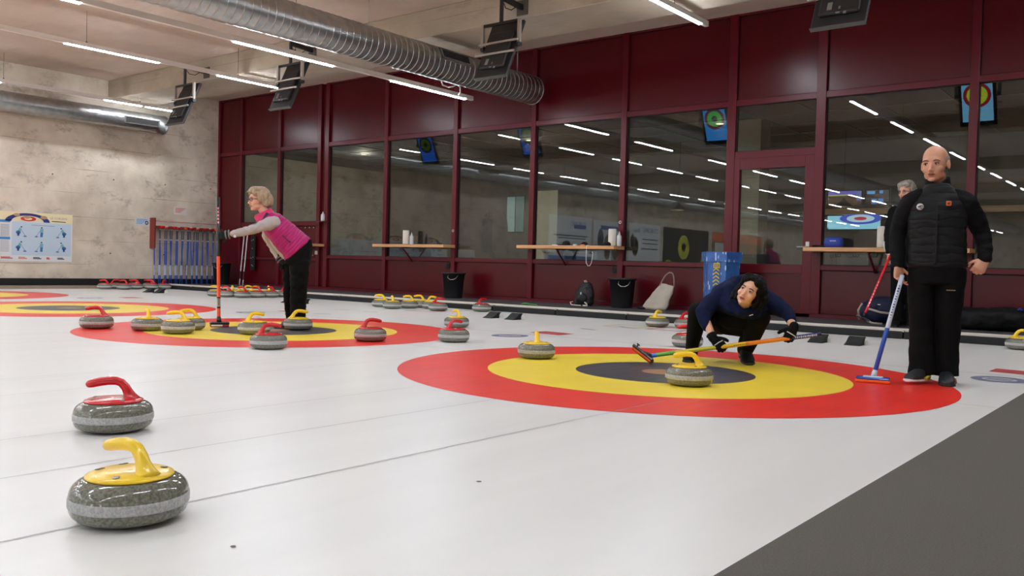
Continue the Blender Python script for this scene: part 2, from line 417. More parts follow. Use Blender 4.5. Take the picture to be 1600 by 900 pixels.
# ---------------------------------------------------------------- concrete walls, ceiling, beams
bm = bmesh.new(); box(bm, (XL-.3, YB, -.1), (XL, 19, 4.7)); wl = struct('wall_left', bm, M_conc, label='board-marked concrete wall at the far end of the hall')
bm = bmesh.new()
for k in range(26):
    yy = 2.2+(k//3)*1.22+RND.uniform(-.05, .05); zz = (.75, 2.35, 3.55)[k % 3]
    cyl(bm, (XL+.001, yy, zz), (XL+.006, yy, zz), .015, n=10)
o = obj('tie_hole', bm, mat('tie_hole', (62, 54, 46), .9), wl, kind='stuff')
bm = bmesh.new(); box(bm, (XL, YB, .055), (XL+.05, YW, .2), bev=.004); struct('baseboard_left', bm, M_rubber, label='black plinth along the concrete wall')
bm = bmesh.new(); box(bm, (XL-.3, YB, ZC), (XR, 19, ZC+.2)); ceiling = struct('ceiling', bm, M_slab, label='pale brown ceiling slab between concrete beams')
bm = bmesh.new()
for xx in (-10.55, -6.2, -14.9): strip(bm, xx, -6, xx, 9.4, .02, ZC-.001)
for yy in (1.8+.6, 5.2): strip(bm, XL, yy, XR, yy, .02, ZC-.001)
obj('panel_joint', bm, mat('joint', (196, 176, 158), .8), ceiling)
bm = bmesh.new(); box(bm, (XL-.25, YB-.2, -.1), (XR, YB, 4.6)); struct('wall_front', bm, M_conc, label='concrete wall closing the hall behind the photographer')
bm = bmesh.new(); box(bm, (XR, YB, -.1), (XR+.2, 19, 4.6)); struct('wall_right', bm, M_conc, label='concrete wall on the near side of the hall')
k = 0
for y0 in (9.4, 1.2, -7.0, -15.2, -23.4, -31.6):
    bm = bmesh.new(); box(bm, (XL+.001, y0, 4.06), (XR-.001, y0+.96, ZC-.002), bev=.012)
    o = struct('beam', bm, M_beam, label=('long concrete beam under the ceiling, the one the monitors hang from' if k == 0 else 'concrete ceiling beam farther back in the hall, number %d behind the first' % k), cat='beam'); k += 1

# ---------------------------------------------------------------- wine red glazed wall
wb = bmesh.new(); box(wb, (XL+.02, YW-.045, .1), (XR, YW+.05, .15)); wall_back = struct('wall_back', wb, M_redframe, label='wine red panelled wall with windows')
MULL = [(-18.70, .1), (-17.79, .09), (-16.34, .10), (-14.955, .11), (-14.70, .11), (-12.9, .1), (-11.04, .1), (-9.23, .1), (-7.41, .1), (-5.57, .13), (-4.26, .13), (-2.36, .1), (-.55, .1), (1.3, .1), (3.3, .1)]
for xx, w in MULL:
    bm = bmesh.new(); box(bm, (xx-w/2, YW-.05, .15), (xx+w/2, YW+.05, ZC), bev=.004); obj('mullion', bm, M_redframe, wall_back)
gapx = [(MULL[i][0]+MULL[i][1]/2, MULL[i+1][0]-MULL[i+1][1]/2) for i in range(len(MULL)-1)]
M_gasket = mat('gasket', (14, 12, 12), .6)
def rail(z0, z1, x0, x1, name='rail'):
    bm = bmesh.new(); box(bm, (x0, YW-.04, z0), (x1, YW+.04, z1), bev=.003); obj(name, bm, M_redframe, wall_back)
def panel(x0, x1, z0, z1):
    bm = bmesh.new(); box(bm, (x0+.008, YW+.0, z0+.008), (x1-.008, YW+.03, z1-.008), bev=.004); obj('panel', bm, M_red, wall_back)
    bm = bmesh.new(); box(bm, (x0, YW+.012, z0), (x1, YW+.034, z1)); obj('panel_backing', bm, M_gasket, wall_back)
wn = [0]
def window(x0, x1, z0, z1, label):
    wn[0] += 1
    bm = bmesh.new(); g = .012
    for a, b in (((x0, z0), (x0+g, z1)), ((x1-g, z0), (x1, z1)), ((x0+g, z0), (x1-g, z0+g)), ((x0+g, z1-g), (x1-g, z1))): box(bm, (a[0], YW-.004, a[1]), (b[0], YW+.03, b[1]))
    o = struct('window_%d' % wn[0], bm, M_gasket, label=label, cat='window')
    bm = bmesh.new(); box(bm, (x0+g, YW+.005, z0+g), (x1-g, YW+.013, z1-g)); obj('pane', bm, M_glass, o)
ords = 'first second third fourth fifth'.split()
for i, (x0, x1) in enumerate(gapx):
    if x1-x0 < .25 and i != 0 and i != 3:
        panel(x0, x1, .15, ZC); continue
    if i == 3: panel(x0, x1, .15, ZC); continue
    rail(3.13, 3.215, x0, x1, 'transom'); panel(x0, x1, 3.215, ZC-.03); rail(ZC-.03, ZC, x0, x1, 'top_rail')
    if i == 0: panel(x0, x1, .15, 3.13); continue
    if i in (1, 2):
        rail(1.46, 1.55, x0, x1); panel(x0, x1, .76, 1.46); rail(.70, .76, x0, x1); panel(x0, x1, .15, .70)
        window(x0, x1, 1.55, 3.13, ['narrow window nearest the concrete wall', 'narrow window behind the back of the woman in the pink vest'][i-1]); continue
    if i == 9:
        rail(2.36, 2.46, x0, x1, 'door_head'); window(x0, x1, 2.46, 3.13, 'low wide window directly above the glazed door')
        d = thing('door_1', 'wine red glazed door between the high table boards', 'door', ((x0+x1)/2, YW, .1)); d['kind'] = 'structure'
        hw = (x1-x0)/2
        bm = bmesh.new()
        for a, b in (((-hw, .0), (-hw+.085, 2.26)), ((hw-.13, 0), (hw, 2.26)), ((-hw+.085, 2.1), (hw-.13, 2.26)), ((-hw+.085, .6), (hw-.13, .73)), ((-hw+.085, 0), (hw-.13, .1))): box(bm, (a[0], -.045, a[1]), (b[0], .03, b[1]), bev=.003)
        obj('door_frame', bm, M_redframe, d)
        bm = bmesh.new(); box(bm, (-hw+.085, -.01, .1), (hw-.13, .02, .6)); obj('door_panel', bm, M_red, d)
        bm = bmesh.new(); box(bm, (-hw+.085, .005, .73), (hw-.13, .013, 2.1)); obj('pane', bm, M_glass, d)
        bm = bmesh.new(); cyl(bm, (hw-.06, -.045, .98), (hw-.06, -.10, .98), .012); cyl(bm, (hw-.06, -.1, .98), (hw-.19, -.1, .975), .009); box(bm, (hw-.085, -.05, .92), (hw-.035, -.044, 1.05), bev=.003); obj('handle', bm, M_steel, d)
        continue
    rail(.76, .825, x0, x1, 'sill_rail'); panel(x0, x1, .15, .76)
    lab = {4: 'tall window right of the double post', 5: 'tall window behind the shelf with one paper roll, above its left half', 6: 'tall window with the blue monitor reflection, right of the black bin by the left shelf', 7: 'tall window behind the middle shelf', 8: 'tall window between middle shelf and blue bin', 10: 'tall window behind the right shelf and the man in black', 11: 'tall window at the right picture edge', 12: 'tall window past the right picture edge', 13: 'last window at the near end of the wine red wall'}[i]
    window(x0, x1, .825, 3.13, lab)
# door-like leaf fittings on the narrow left bay
bm = bmesh.new()
for a in (-15.42, -15.28, -15.14):
    for z in (.82, 1.42): cyl(bm, (a, YW-.004, z), (a, YW-.012, z), .012, n=8)
obj('rivet', bm, M_white, wall_back)
for (x_, z_) in ((-11.16, .68), (-7.5, .69)):
    bm = bmesh.new(); box(bm, (x_-.05, YW-.05, z_-.05), (x_+.05, YW, z_+.05), bev=.008); cyl(bm, (x_, YW-.05, z_), (x_, YW-.062, z_), .03); obj('socket', bm, M_rubber, wall_back)
bm = bmesh.new(); box(bm, (-15.02, YW-.06, .84), (-14.94, YW-.02, .92), bev=.005); obj('socket', bm, M_white, wall_back)
for (x_, z_, nm) in ((-11.02, 1.33, 0), (-7.41, 1.45, 0), (-2.36, 1.38, 0)):
    bm = bmesh.new(); tube(bm, [(x_+.02*cos(2*pi*k/16), YW-.075, z_+.02*sin(2*pi*k/16)) for k in range(16)], .006, n=6, closed=True); cyl(bm, (x_, YW-.05, z_+.02), (x_, YW-.075, z_+.02), .006); obj('hook', bm, M_steel, wall_back)
def split_obj(name, bm, mats, parent):
    """one object per loose piece of bm"""
    bm.verts.ensure_lookup_table(); seen = set(); out = []
    for v0 in bm.verts:
        if v0.index in seen: continue
        st = [v0]; comp = []; seen.add(v0.index)
        while st:
            v = st.pop(); comp.append(v)
            for e in v.link_edges:
                w = e.other_vert(v)
                if w.index not in seen: seen.add(w.index); st.append(w)
        b = bmesh.new(); vm = {v: b.verts.new(v.co) for v in comp}
        for f in {f for v in comp for f in v.link_faces}: g = b.faces.new([vm[v] for v in f.verts]); g.material_index = f.material_index; g.smooth = f.smooth
        out.append(obj(name, b, mats, parent))
    bm.free(); return out
ORD = 'first second third fourth fifth sixth seventh eighth ninth tenth eleventh twelfth thirteenth fourteenth fifteenth sixteenth seventeenth eighteenth nineteenth twentieth twenty-first twenty-second twenty-third twenty-fourth'.split()
# ---------------------------------------------------------------- linear lights
M_ledhouse = mat('light_channel_white', (228, 222, 214), .4)
M_led = emat('led_diffuser', (255, 255, 255), LED); M_led.node_tree.nodes['Emission'].inputs[0].default_value = (.93, 1.0, 1.09, 1)
def light_row(x, z, y_end, segs, label):
    t = thing('linear_light', label, 'ceiling light', (x, y_end, z), group='linear lights under the ceiling')
    bm = bmesh.new(); box(bm, (-.028, YB+.5-y_end, .004), (.028, 0, .075), bev=.004); obj('channel', bm, M_ledhouse, t)
    for k, (a, b) in enumerate(segs):
        bm = bmesh.new(); box(bm, (-.026, a-y_end, -.007), (.026, b-y_end, .006), bev=.003); obj('diffuser', bm, M_led, t)
    y = y_end-.9
    while y > YB+1:
        bm = bmesh.new(); cyl(bm, (0, y-y_end, .07), (0, y-y_end, ZC-z-.004 if not any(b <= y <= b+.97 for b in (9.4, 1.2, -7, -15.2, -23.4, -31.6)) else 4.06-z), .0035, n=6); cyl(bm, (0, y-y_end, .07), (0, y-y_end, .095), .012, n=8); obj('hanger', bm, M_black, t); y -= 2.7
    return t
def segs_from(first, y_end_real, per=2.66, ln=1.6):
    out = list(first); y = min(a for a, b in first)
    while y > YB+3: y -= per; out.append((y, y+ln))
    return out
light_row(-17.93, 3.9, 10.6, segs_from([(9.83, 10.5), (8.93, 9.73), (5.5, 6.95)], 0), 'row of white linear lights nearest the concrete wall, above the small duct')
light_row(-13.70, 3.9, 10.13, segs_from([(8.82, 10.12), (6.2, 7.72)], 0), 'row of white linear lights ending beside the second monitor')
light_row(-9.66, 3.42, 10.98, segs_from([(9.14, 10.8), (6.44, 8.03), (2.9, 4.53)], 0), 'low hung row of linear lights under the spiral duct')
light_row(-5.27, 3.9, 10.6, segs_from([(8.85, 10.42)], 0), 'row of white linear lights nearest the photographer, ending high over the door')
light_row(-.85, 3.9, 10.6, segs_from([(8.85, 10.42)], 0), 'row of white linear lights over the grey carpet')
t = thing('power_cable', 'white cable looping from the spiral duct to the light end', 'cable', (-9.6, 10.9, 3.47))
bm = bmesh.new(); tube(bm, [(0.3,-1.05,0.032),(0.264,-0.982,-0.011),(0.229,-0.827,-0.009),(0.193,-0.671,0.032),(0.158,-0.544,0.088),(0.122,-0.428,0.072),(0.087,-0.385,0.002),(0.051,-0.39,-0.047),(0.016,-0.258,-0.042),(-0.02,-0.093,-0.021)], .011, n=8); obj('cord', bm, M_white, t)

# ---------------------------------------------------------------- ducts
def duct(x, z, r, y0, y1, label, pitch, ridge, n=40):
    t = thing('ventilation_duct', label, 'duct', (x, y1, z))
    bm = bmesh.new(); prof = [(r, 0)]; y = y0
    pts = [(0.001, y0-y1)]
    while y < y1:
        pts += [(r+o_, min(y+pitch*f_, y1)-y1) for f_, o_ in ((0, 0), (.06, 0), (.80, 0), (.86, 0), (.885, ridge), (.955, ridge), (.98, 0))] if ridge and y > -7 else [(r, y-y1)]
        y += pitch
    pts += [(r, 0), (r+.006, -.001), (r+.006, .02), (r-.012, .02), (.001, .02)]
    lathe(bm, pts, n, axis='Y'); obj('duct_tube', bm, M_galv, t); return t
def grille(t, ang, r, y0, y1, h):
    """supply grille lying on the duct's surface at angle ang"""
    bm = bmesh.new(); fr = bmesh.new(); M = Matrix.Rotation(-ang, 3, 'Y')
    def P(u, y, o): return (M @ Vector((r+o, y, u)))
    def q(b, u0, u1, ya, yb, o0, o1):
        vs = [b.verts.new(P(u, y, o)) for u, y, o in ((u0,ya,o0),(u1,ya,o0),(u1,yb,o0),(u0,yb,o0),(u0,ya,o1),(u1,ya,o1),(u1,yb,o1),(u0,yb,o1))]
        for f in ((0,3,2,1),(4,5,6,7),(0,1,5,4),(1,2,6,5),(2,3,7,6),(3,0,4,7)): b.faces.new([vs[i] for i in f])
    for u0, u1, ya, yb in ((-h, -h+.02, y0, y1), (h-.02, h, y0, y1), (-h, h, y0, y0+.03), (-h, h, y1-.03, y1)): q(fr, u0, u1, ya, yb, -.03, .02)
    g = obj('grille', fr, M_galv, t)
    q(bm, -h+.02, h-.02, y0+.03, y1-.03, -.03, .004)
    k = -h+.03
    while k < h-.03: q(bm, k, k+.006, y0+.03, y1-.03, .004, .014); k += .018
    obj('louvre', bm, mat('louvre_grey', (88, 86, 84), .5, .6), g)
d1 = duct(-18.4, 3.64, .2, YB+.6, 10.5, 'small smooth steel duct along the concrete wall', .6, .002)
grille(d1, radians(-6), .2, -1.0, -.2, .075)
d2 = duct(-9.1, 3.69, .232, YB+.6, 11.88, 'large spiral steel duct crossing the upper part of the hall', .11, .0045)
grille(d2, radians(24), .235, -2.5, -1.85, .085)
bm = bmesh.new()
for y in (8.16, 11.45, 4.9, 1.7): cyl(bm, (0, y-11.88, .23), (0, y-11.88, (4.06 if 9.4 < y < 10.36 else ZC)-3.69-.003), .007, n=6)
obj('hanger_rod', bm, M_steel, d2)

# ---------------------------------------------------------------- scoreboard monitors
M_screen_b = [emat('screen_blue', (38, 110, 235), 1.3), emat('screen_blue', (38, 110, 235), 1.4), emat('screen_sky', (60, 150, 240), 2.6), emat('screen_sky', (120, 185, 225), 3.2)]
M_s_ring = [emat('screen_dark_ring', (35, 40, 90), .6), emat('screen_dark_ring2', (50, 40, 90), .6), emat('screen_maroon', (120, 35, 60), 2), emat('screen_maroon2', (150, 35, 50), 2.6)]
M_s_green = [emat('screen_olive', (90, 130, 40), .7), emat('screen_green', (100, 160, 50), .8), emat('screen_green2', (60, 200, 80), 2.2), emat('screen_lime', (190, 205, 50), 3)]
M_s_dark = emat('screen_dark', (30, 35, 40), .3)
M_bar = mat('grey_steel_bar', (168, 160, 150), .45, .5); M_mon = mat('monitor_case', (30, 30, 31), .5); M_mon2 = mat('monitor_edge', (98, 96, 94), .4, .4)
mon_x = [-14.95, -11.83, -7.40, -2.95]
mon_lab = ['nearest the concrete wall', 'second along from the concrete wall', 'in front of the end of the spiral duct', 'cut off by the top of the picture']
for i, mx in enumerate(mon_x):
    t = thing('monitor', 'black screen hung from the beam, '+mon_lab[i], 'screen', (mx, 8.95, 3.56), group='screens hanging from the first beam')
    # arm from the beam face, post, U frame
    bm = bmesh.new(); box(bm, (-.09, .43, .54), (.09, .452, .74)); obj('bracket_plate', bm, mat('bracket_brown', (84, 76, 68), .6), t)
    bm = bmesh.new(); obox(bm, (0, .22, .655), (.05, .46, .07), Matrix.Rotation(radians(-4), 3, 'X'), bev=.006); obj('arm', bm, M_black, t)
    bm = bmesh.new(); box(bm, (-.02, -.02, .34), (.02, .02, .69), bev=.003); obj('post', bm, M_black, t)
    bm = bmesh.new(); box(bm, (-.31, -.02, .31), (.31, .02, .345), bev=.003); obj('top_bar', bm, M_black, t)
    for s in (-1, 1):
        bm = bmesh.new(); box(bm, (s*.31-.022, -.025, .04), (s*.31+.022, .015, .345), bev=.003); obj('side_bar', bm, M_bar, t)
        bm = bmesh.new(); cyl(bm, (s*.275, 0, .02), (s*.33, 0, .02), .035, n=14); obj('pivot', bm, M_black, t)
    for z, y in ((.07, -.055), (-.09, -.13)):
        bm = bmesh.new(); box(bm, (-.33, y-.012, z-.014), (.33, y+.012, z+.014), bev=.004); obj('cross_bar', bm, M_bar, t)
    M = Matrix.Rotation(radians(-24), 3, 'X')
    def pt(v): return M @ Vector(v)
    # local panel: x wide, z tall, +y is the screen side
    bm = bmesh.new(); obox(bm, pt((0, 0, -.03)), (.54, .05, .86), M, bev=.012); pan = obj('panel', bm, M_mon, t)
    bm = bmesh.new(); obox(bm, pt((0, -.045, -.06)), (.4, .05, .56), M, bev=.02); obj('rear_housing', bm, M_mon, pan)
    bm = bmesh.new(); obox(bm, pt((0, -.012, -.462)), (.54, .05, .012), M); obj('lower_edge', bm, M_mon2, pan)
    bm = bmesh.new()
    for (a, b, w, h) in ((-.09, -.22, .05, .09), (-.11, -.1, .07, .04), (.01, -.25, .02, .03), (.0, -.31, .04, .018), (.07, -.32, .03, .03)): obox(bm, pt((a, -.073, b-.03)), (w, .01, h), M, bev=.003)
    bm.verts.index_update(); split_obj('connector', bm, mat('connector_grey', (120, 118, 112), .5), pan)
    bm = bmesh.new(); obox(bm, pt((0, .027, -.04)), (.44, .006, .70), M); obj('screen', bm, M_screen_b[i], pan)
    for r0, r1, m, off in ((.15, .2, M_s_ring[i], .0325), (.06, .15, M_s_green[i], .033), (0, .06, M_s_dark, .0335)):
        b2 = bmesh.new(); annulus(b2, 0, 0, r0, r1, 0, 40); T = (Matrix.Translation(pt((0, off, .03))) @ (M @ Matrix.Rotation(radians(-90), 3, 'X')).to_4x4())
        b2.transform(T); obj('ring', b2, m, pan)
    bm = bmesh.new(); tube(bm, [(0, .3, .62), (.0, .2, .55), (.0, .08, .55), (.01, .03, .6)], .006, n=6); obj('loose_cable', bm, M_rubber, t)

# ---------------------------------------------------------------- curling stones
def granite(name, c0, c1, rough):
    m = mat(name, c0, rough, spec=.6); nt = m.node_tree; n = nt.nodes; L = nt.links; b = n['Principled BSDF']
    tc = n.new('ShaderNodeTexCoord'); v = n.new('ShaderNodeTexNoise'); v.inputs['Scale'].default_value = 140; v.inputs['Detail'].default_value = 3; L.new(tc.outputs['Object'], v.inputs['Vector'])
    v2 = n.new('ShaderNodeTexVoronoi'); v2.inputs['Scale'].default_value = 190; L.new(tc.outputs['Object'], v2.inputs['Vector'])
    r = n.new('ShaderNodeMapRange'); r.inputs[1].default_value = .38; r.inputs[2].default_value = .62; L.new(v.outputs[0], r.inputs[0])
    x = n.new('ShaderNodeMix'); x.data_type = 'RGBA'; L.new(r.outputs[0], x.inputs[0]); x.inputs[6].default_value = lin(c0); x.inputs[7].default_value = lin(c1)
    y = n.new('ShaderNodeMix'); y.data_type = 'RGBA'; y.blend_type = 'MULTIPLY'; y.inputs[0].default_value = .08; L.new(x.outputs[2], y.inputs[6]); L.new(v2.outputs['Color'], y.inputs[7])
    L.new(y.outputs[2], b.inputs['Base Color']); return m
M_gran = granite('polished_granite', (98, 100, 90), (132, 131, 118), .1)
M_band = granite('matt_granite_band', (160, 160, 160), (190, 190, 188), .5)
M_hred = mat('red_handle_plastic', (205, 24, 34), .22, coat=.4); M_hyel = mat('yellow_handle_plastic', (246, 206, 34), .3, coat=.25)
M_plate = mat('silver_screw', (170, 168, 160), .3, .8); M_stick = mat('handle_sticker', (92, 84, 60), .4)
def stone_meshes():
    bm = bmesh.new()
    prof = [(.002,.004),(.055,.0035),(.0625,.0),(.0665,.0),(.080,.0025),(.100,.0045),(.116,.0085),(.129,.0150),(.1375,.0235),(.1418,.033),(.1430,.0425)]
    lathe(bm, prof+[(.1438,.0435),(.1438,.069),(.1430,.070)]+[(.1426,.0775),(.1395,.0875),(.1335,.0965),(.1245,.1045),(.1135,.1100),(.102,.1130),(.09,.1142),(.002,.1145)], 56)
    g = to_mesh('granite', bm)
    bm = bmesh.new(); lathe(bm, [(.1434,.0430),(.1450,.0445),(.1455,.050),(.1455,.0625),(.1450,.068),(.1434,.0696)], 56); s = to_mesh('striking_band', bm)
    bm = bmesh.new()
    lathe(bm, [(.002,.113),(.103,.1125),(.1075,.1145),(.106,.1185),(.094,.1235),(.064,.1275),(.03,.129),(.002,.1295)], 44); cp = to_mesh('handle_base', bm)
    bm = bmesh.new()
    P = [(.061,0,.117),(.059,0,.125),(.055,0,.136),(.049,0,.150),(.041,0,.166),(.026,0,.184),(.008,0,.191),(-.02,0,.192),(-.05,0,.188),(-.078,0,.182),(-.091,0,.179),(-.098,0,.177),(-.1005,0,.1765)]
    tube(bm, P, [.036,.029,.0225,.0185,.0170,.0162,.0165,.0168,.0168,.016,.0135,.009,.002], 16, flat=1.0, up=(0,1,0)); hd = to_mesh('grip', bm)
    sc = []
    for k_ in (-1, 1):
        bm = bmesh.new(); lathe(bm, [(.001, -.0015), (.009, -.0015), (.009, .001), (.0075, .0018), (.001, .0018)], 20)
        bm.transform(Matrix.Translation((.040, k_*.072, .1266)) @ Matrix.Rotation(-k_*.13, 4, 'X')); m_ = to_mesh('badge', bm); m_.materials.append(M_plate); sc.append(m_)
        bm = bmesh.new(); obox(bm, (-.072, k_*.035, .1262), (.012, .022, .002), Matrix.Rotation(-.12, 3, 'Y'), 0, .0008); m_ = to_mesh('sticker', bm); m_.materials.append(M_stick); sc.append(m_)
    for me, m in ((g, M_gran), (s, M_band)): me.materials.append(m)
    def col(me, m): c = me.copy(); c.materials.clear(); c.materials.append(m); return c
    for me in (g, s, cp, hd):
        for p in me.polygons: p.use_smooth = True
    return g, s, {'r': (col(cp, M_hred), col(hd, M_hred)), 'y': (col(cp, M_hyel), col(hd, M_hyel))}, sc
SG, SB, SH, SC = stone_meshes()
on = 'stones lying on the ice in play'
def stone(x, y, colr, ang, label, group=None, s=1.0, z=0):
    rz = math.atan2(-x/math.hypot(x, y)*-1*-1, y/math.hypot(x, y)) if False else math.atan2(-x, y)
    t = thing('curling_stone', label, 'curling stone', (x, y, z), rz+radians(ang)-pi, group)
    t.scale = (s, s, s)
    g = obj('granite', None, None, t, mesh=SG); obj('striking_band', None, None, g, mesh=SB)
    c = obj('handle_base', None, None, t, mesh=SH[colr][0]); obj('grip', None, None, c, mesh=SH[colr][1])
    if group == on:
        for m_ in SC: obj(m_.name.split('.')[0], None, None, c, mesh=m_)
    return t
# ang: direction the grip points, 0 = to the right as seen, 90 = away
on = 'stones lying on the ice in play'
ST = [(-2.24,1.20,'y',128,'biggest curling stone, yellow handle, alone at the near corner of the ice',1.04),
 (-3.44,1.77,'r',172,'red-handled curling stone just beyond the biggest yellow one',1.04),
 (-2.48,4.90,'y',178,'yellow-handled curling stone on the dark ring in front of the crouching woman',1),
 (-4.03,5.40,'y',95,'yellow-handled curling stone alone on the far yellow edge of the nearest ringed target',1),
 (-5.37,5.93,'r',40,'red-handled curling stone just off the target of the woman in pink, before a yellow-handled one',1),
 (-6.60,7.33,'y',120,'yellow-handled curling stone half behind a red-handled one between two targets',.98),
 (-5.85,5.35,'r',8,'red-handled curling stone on the red ring between the woman in pink and the nearest target',1),
 (-7.22,5.62,'y',5,'yellow-handled curling stone in front of the trouser legs of the woman in pink',1),
 (-5.80,4.23,'r',12,'red-handled curling stone on the near red rim of the second target',1),
 (-7.00,4.94,'y',25,'yellow-handled curling stone right of the upright orange broom',1.02),
 (-7.43,4.42,'y',168,'yellow-handled curling stone, front one of the touching pair left of the orange broom',1.03),
 (-7.76,4.74,'y',172,'yellow-handled curling stone, rear one of the touching pair left of the orange broom',1),
 (-7.88,4.37,'y',100,'yellow-handled curling stone on the red rim left of the touching pair',1.02),
 (-8.34,4.11,'r',176,'red-handled curling stone at the outer rim between second and third target',1.05),
 (-3.75,7.35,'r',170,'red-handled curling stone behind the boot of the crouching woman',1),
 (-5.33,9.63,'y',60,'yellow-handled curling stone by the edging below the blue bin',1),
 (-4.97,9.70,'r',20,'red-handled curling stone by the edging right of a yellow-handled one',1),
 (-1.45,10.08,'y',15,'yellow-handled curling stone cut by the right picture edge',1),
 (-8.66,10.18,'r',45,'red-handled curling stone alone by the edging below the backpack',1)]
for x, y, c_, a, l, s in ST: stone(x, y, c_, a, l, on, s)
gA = 'parked stones by the edging near the black bin'
for x, y, c_, a, l in [(-10.27,9.6,'y',175,'parked yellow-handled stone at the left end of the middle cluster'), (-9.8,9.4,'y',100,'parked yellow-handled stone, front one of the middle cluster'),
 (-9.8,9.76,'y',165,'parked yellow-handled stone third from the left in the middle cluster'), (-9.9,10.1,'y',170,'parked yellow-handled stone at the back of the middle cluster'),
 (-9.5,9.95,'y',30,'parked yellow-handled stone behind the red-handled one of the middle cluster'), (-9.08,9.66,'r',20,'parked red-handled stone at the right end of the middle cluster')]: stone(x, y, c_, a, l, gA)
gB = 'parked stones behind the woman in the pink vest'
LB = ['parked yellow-handled stone at the left end of the cluster behind the orange broom', 'parked yellow-handled stone second along the back row behind the pink vest', 'parked red-handled stone just right of the orange broom shaft, front row', 'parked red-handled stone nearest the viewer in the front row behind the pink vest', 'parked red-handled stone next to the dark trouser legs, front row of the cluster', 'parked red-handled stone half hidden by the dark trouser legs', 'parked yellow-handled stone squeezed between two red ones near the orange broom', 'parked yellow-handled stone in the middle of the cluster behind the pink vest', 'parked yellow-handled stone just left of the dark trouser legs, back row', 'parked red-handled stone hidden behind the dark trouser legs', 'parked yellow-handled stone farthest back in the cluster']
for k, (x, y, c_, a) in enumerate([(-14.36,9.28,'y',175),(-14.33,9.62,'y',100),(-13.99,9.27,'r',160),(-13.72,9.42,'r',150),(-13.72,9.73,'r',170),(-13.72,10.04,'r',140),(-14.03,9.59,'y',60),(-14.03,9.90,'y',20),(-14.03,10.21,'y',100),(-13.72,10.35,'r',40),(-14.34,9.95,'y',30)]):
    stone(x, y, c_, a, LB[k], gB+(', red handles' if c_ == 'r' else ', yellow handles'))
gC = 'parked red-handled stones in the far corner'
for k, (x, y, a) in enumerate([(-17.95,9.0,170),(-17.72,9.3,150),(-17.85,9.62,175),(-17.8,9.95,160),(-17.85,10.27,60),(-18.1,9.30,10),(-18.14,9.74,170),(-18.14,10.08,175)]):
    stone(x, y, 'r', a, 'parked red-handled stone in the far corner, '+['leftmost of the front row','second from the left in the front row','third from the left in the front row','fourth from the left in the front row','rightmost of the front row','leftmost of the back row','middle of the back row','rightmost of the back row'][k], gC)

# ---------------------------------------------------------------- hacks (rubber footholds)
hk = None
def hack_mesh():
    bm = bmesh.new(); prof = [(-.12, .0), (-.115, .006), (-.05, .03), (.02, .075), (.05, .085), (.085, .08), (.09, .07), (.07, .068), (.06, .05), (.05, .0)]
    a = [bm.verts.new((-.075, y, z)) for y, z in prof]; b = [bm.verts.new((.075, y, z)) for y, z in prof]
    for i in range(len(prof)): j = (i+1) % len(prof); bm.faces.new((a[i], a[j], b[j], b[i]))
    bm.faces.new(a[::-1]); bm.faces.new(b); me = to_mesh('foothold', bm); me.materials.append(M_rubber); return me
HK = hack_mesh()
for i, sx in enumerate(SHEETS):
    for s, nm in ((-1, 'left'), (1, 'right')):
        t = thing('hack', 'black rubber foothold behind the %s ringed target, %s one of its pair' % (['nearest', 'second', 'third', 'farthest'][i], nm), 'foothold', (sx-.03+s*.185, 9.07, .0), group='rubber footholds')
        obj('foothold', None, None, t, mesh=HK)
        bm = bmesh.new(); box(bm, (-.05, .05, 0), (.09, .11, .045), bev=.004); obj('white_block', bm, M_white, t)

# ---------------------------------------------------------------- brooms
def shaft(bm, p0, p1, r, cuts, n=12):
    """tube with material changes: cuts = [(fraction, mi)]"""
    p0 = Vector(p0); p1 = Vector(p1); x, y, d = basis(p1-p0); rings = []; fr = [0]+[c[0] for c in cuts]
    for f in fr: rings.append([bm.verts.new(p0.lerp(p1, f) + (x*cos(2*pi*i/n)+y*sin(2*pi*i/n))*r) for i in range(n)])
    for i in range(len(rings)-1):
        for j in range(n):
            f = bm.faces.new((rings[i][j], rings[i][(j+1) % n], rings[i+1][(j+1) % n], rings[i+1][j])); f.smooth = True; f.material_index = cuts[i][1]
    bm.faces.new(rings[0][::-1]).material_index = cuts[0][1]; bm.faces.new(rings[-1]).material_index = cuts[-1][1]
def col(name, c, rough=.3): return mat(name, c, rough, coat=.3)
M_orange = col('neon_orange', (250, 92, 52)); M_blk = col('broom_black', (20, 20, 22)); M_blue = col('broom_blue', (30, 82, 190)); M_pale = col('broom_pale_blue', (196, 208, 226)); M_redb = col('broom_red', (225, 30, 45))
M_pink = col('broom_pink_print', (245, 150, 158)); M_yell = col('broom_yellow', (235, 190, 30)); M_org = col('broom_orange', (232, 130, 30)); M_grn = col('broom_green', (110, 185, 70)); M_navy = col('broom_navy', (32, 30, 96)); M_pad = mat('orange_pad', (240, 96, 24), .7); M_silv = mat('silver_print', (175, 172, 160), .4); M_ltb = col('broom_light_blue', (60, 130, 220)); M_whitp = mat('white_print', (225, 225, 228), .5)

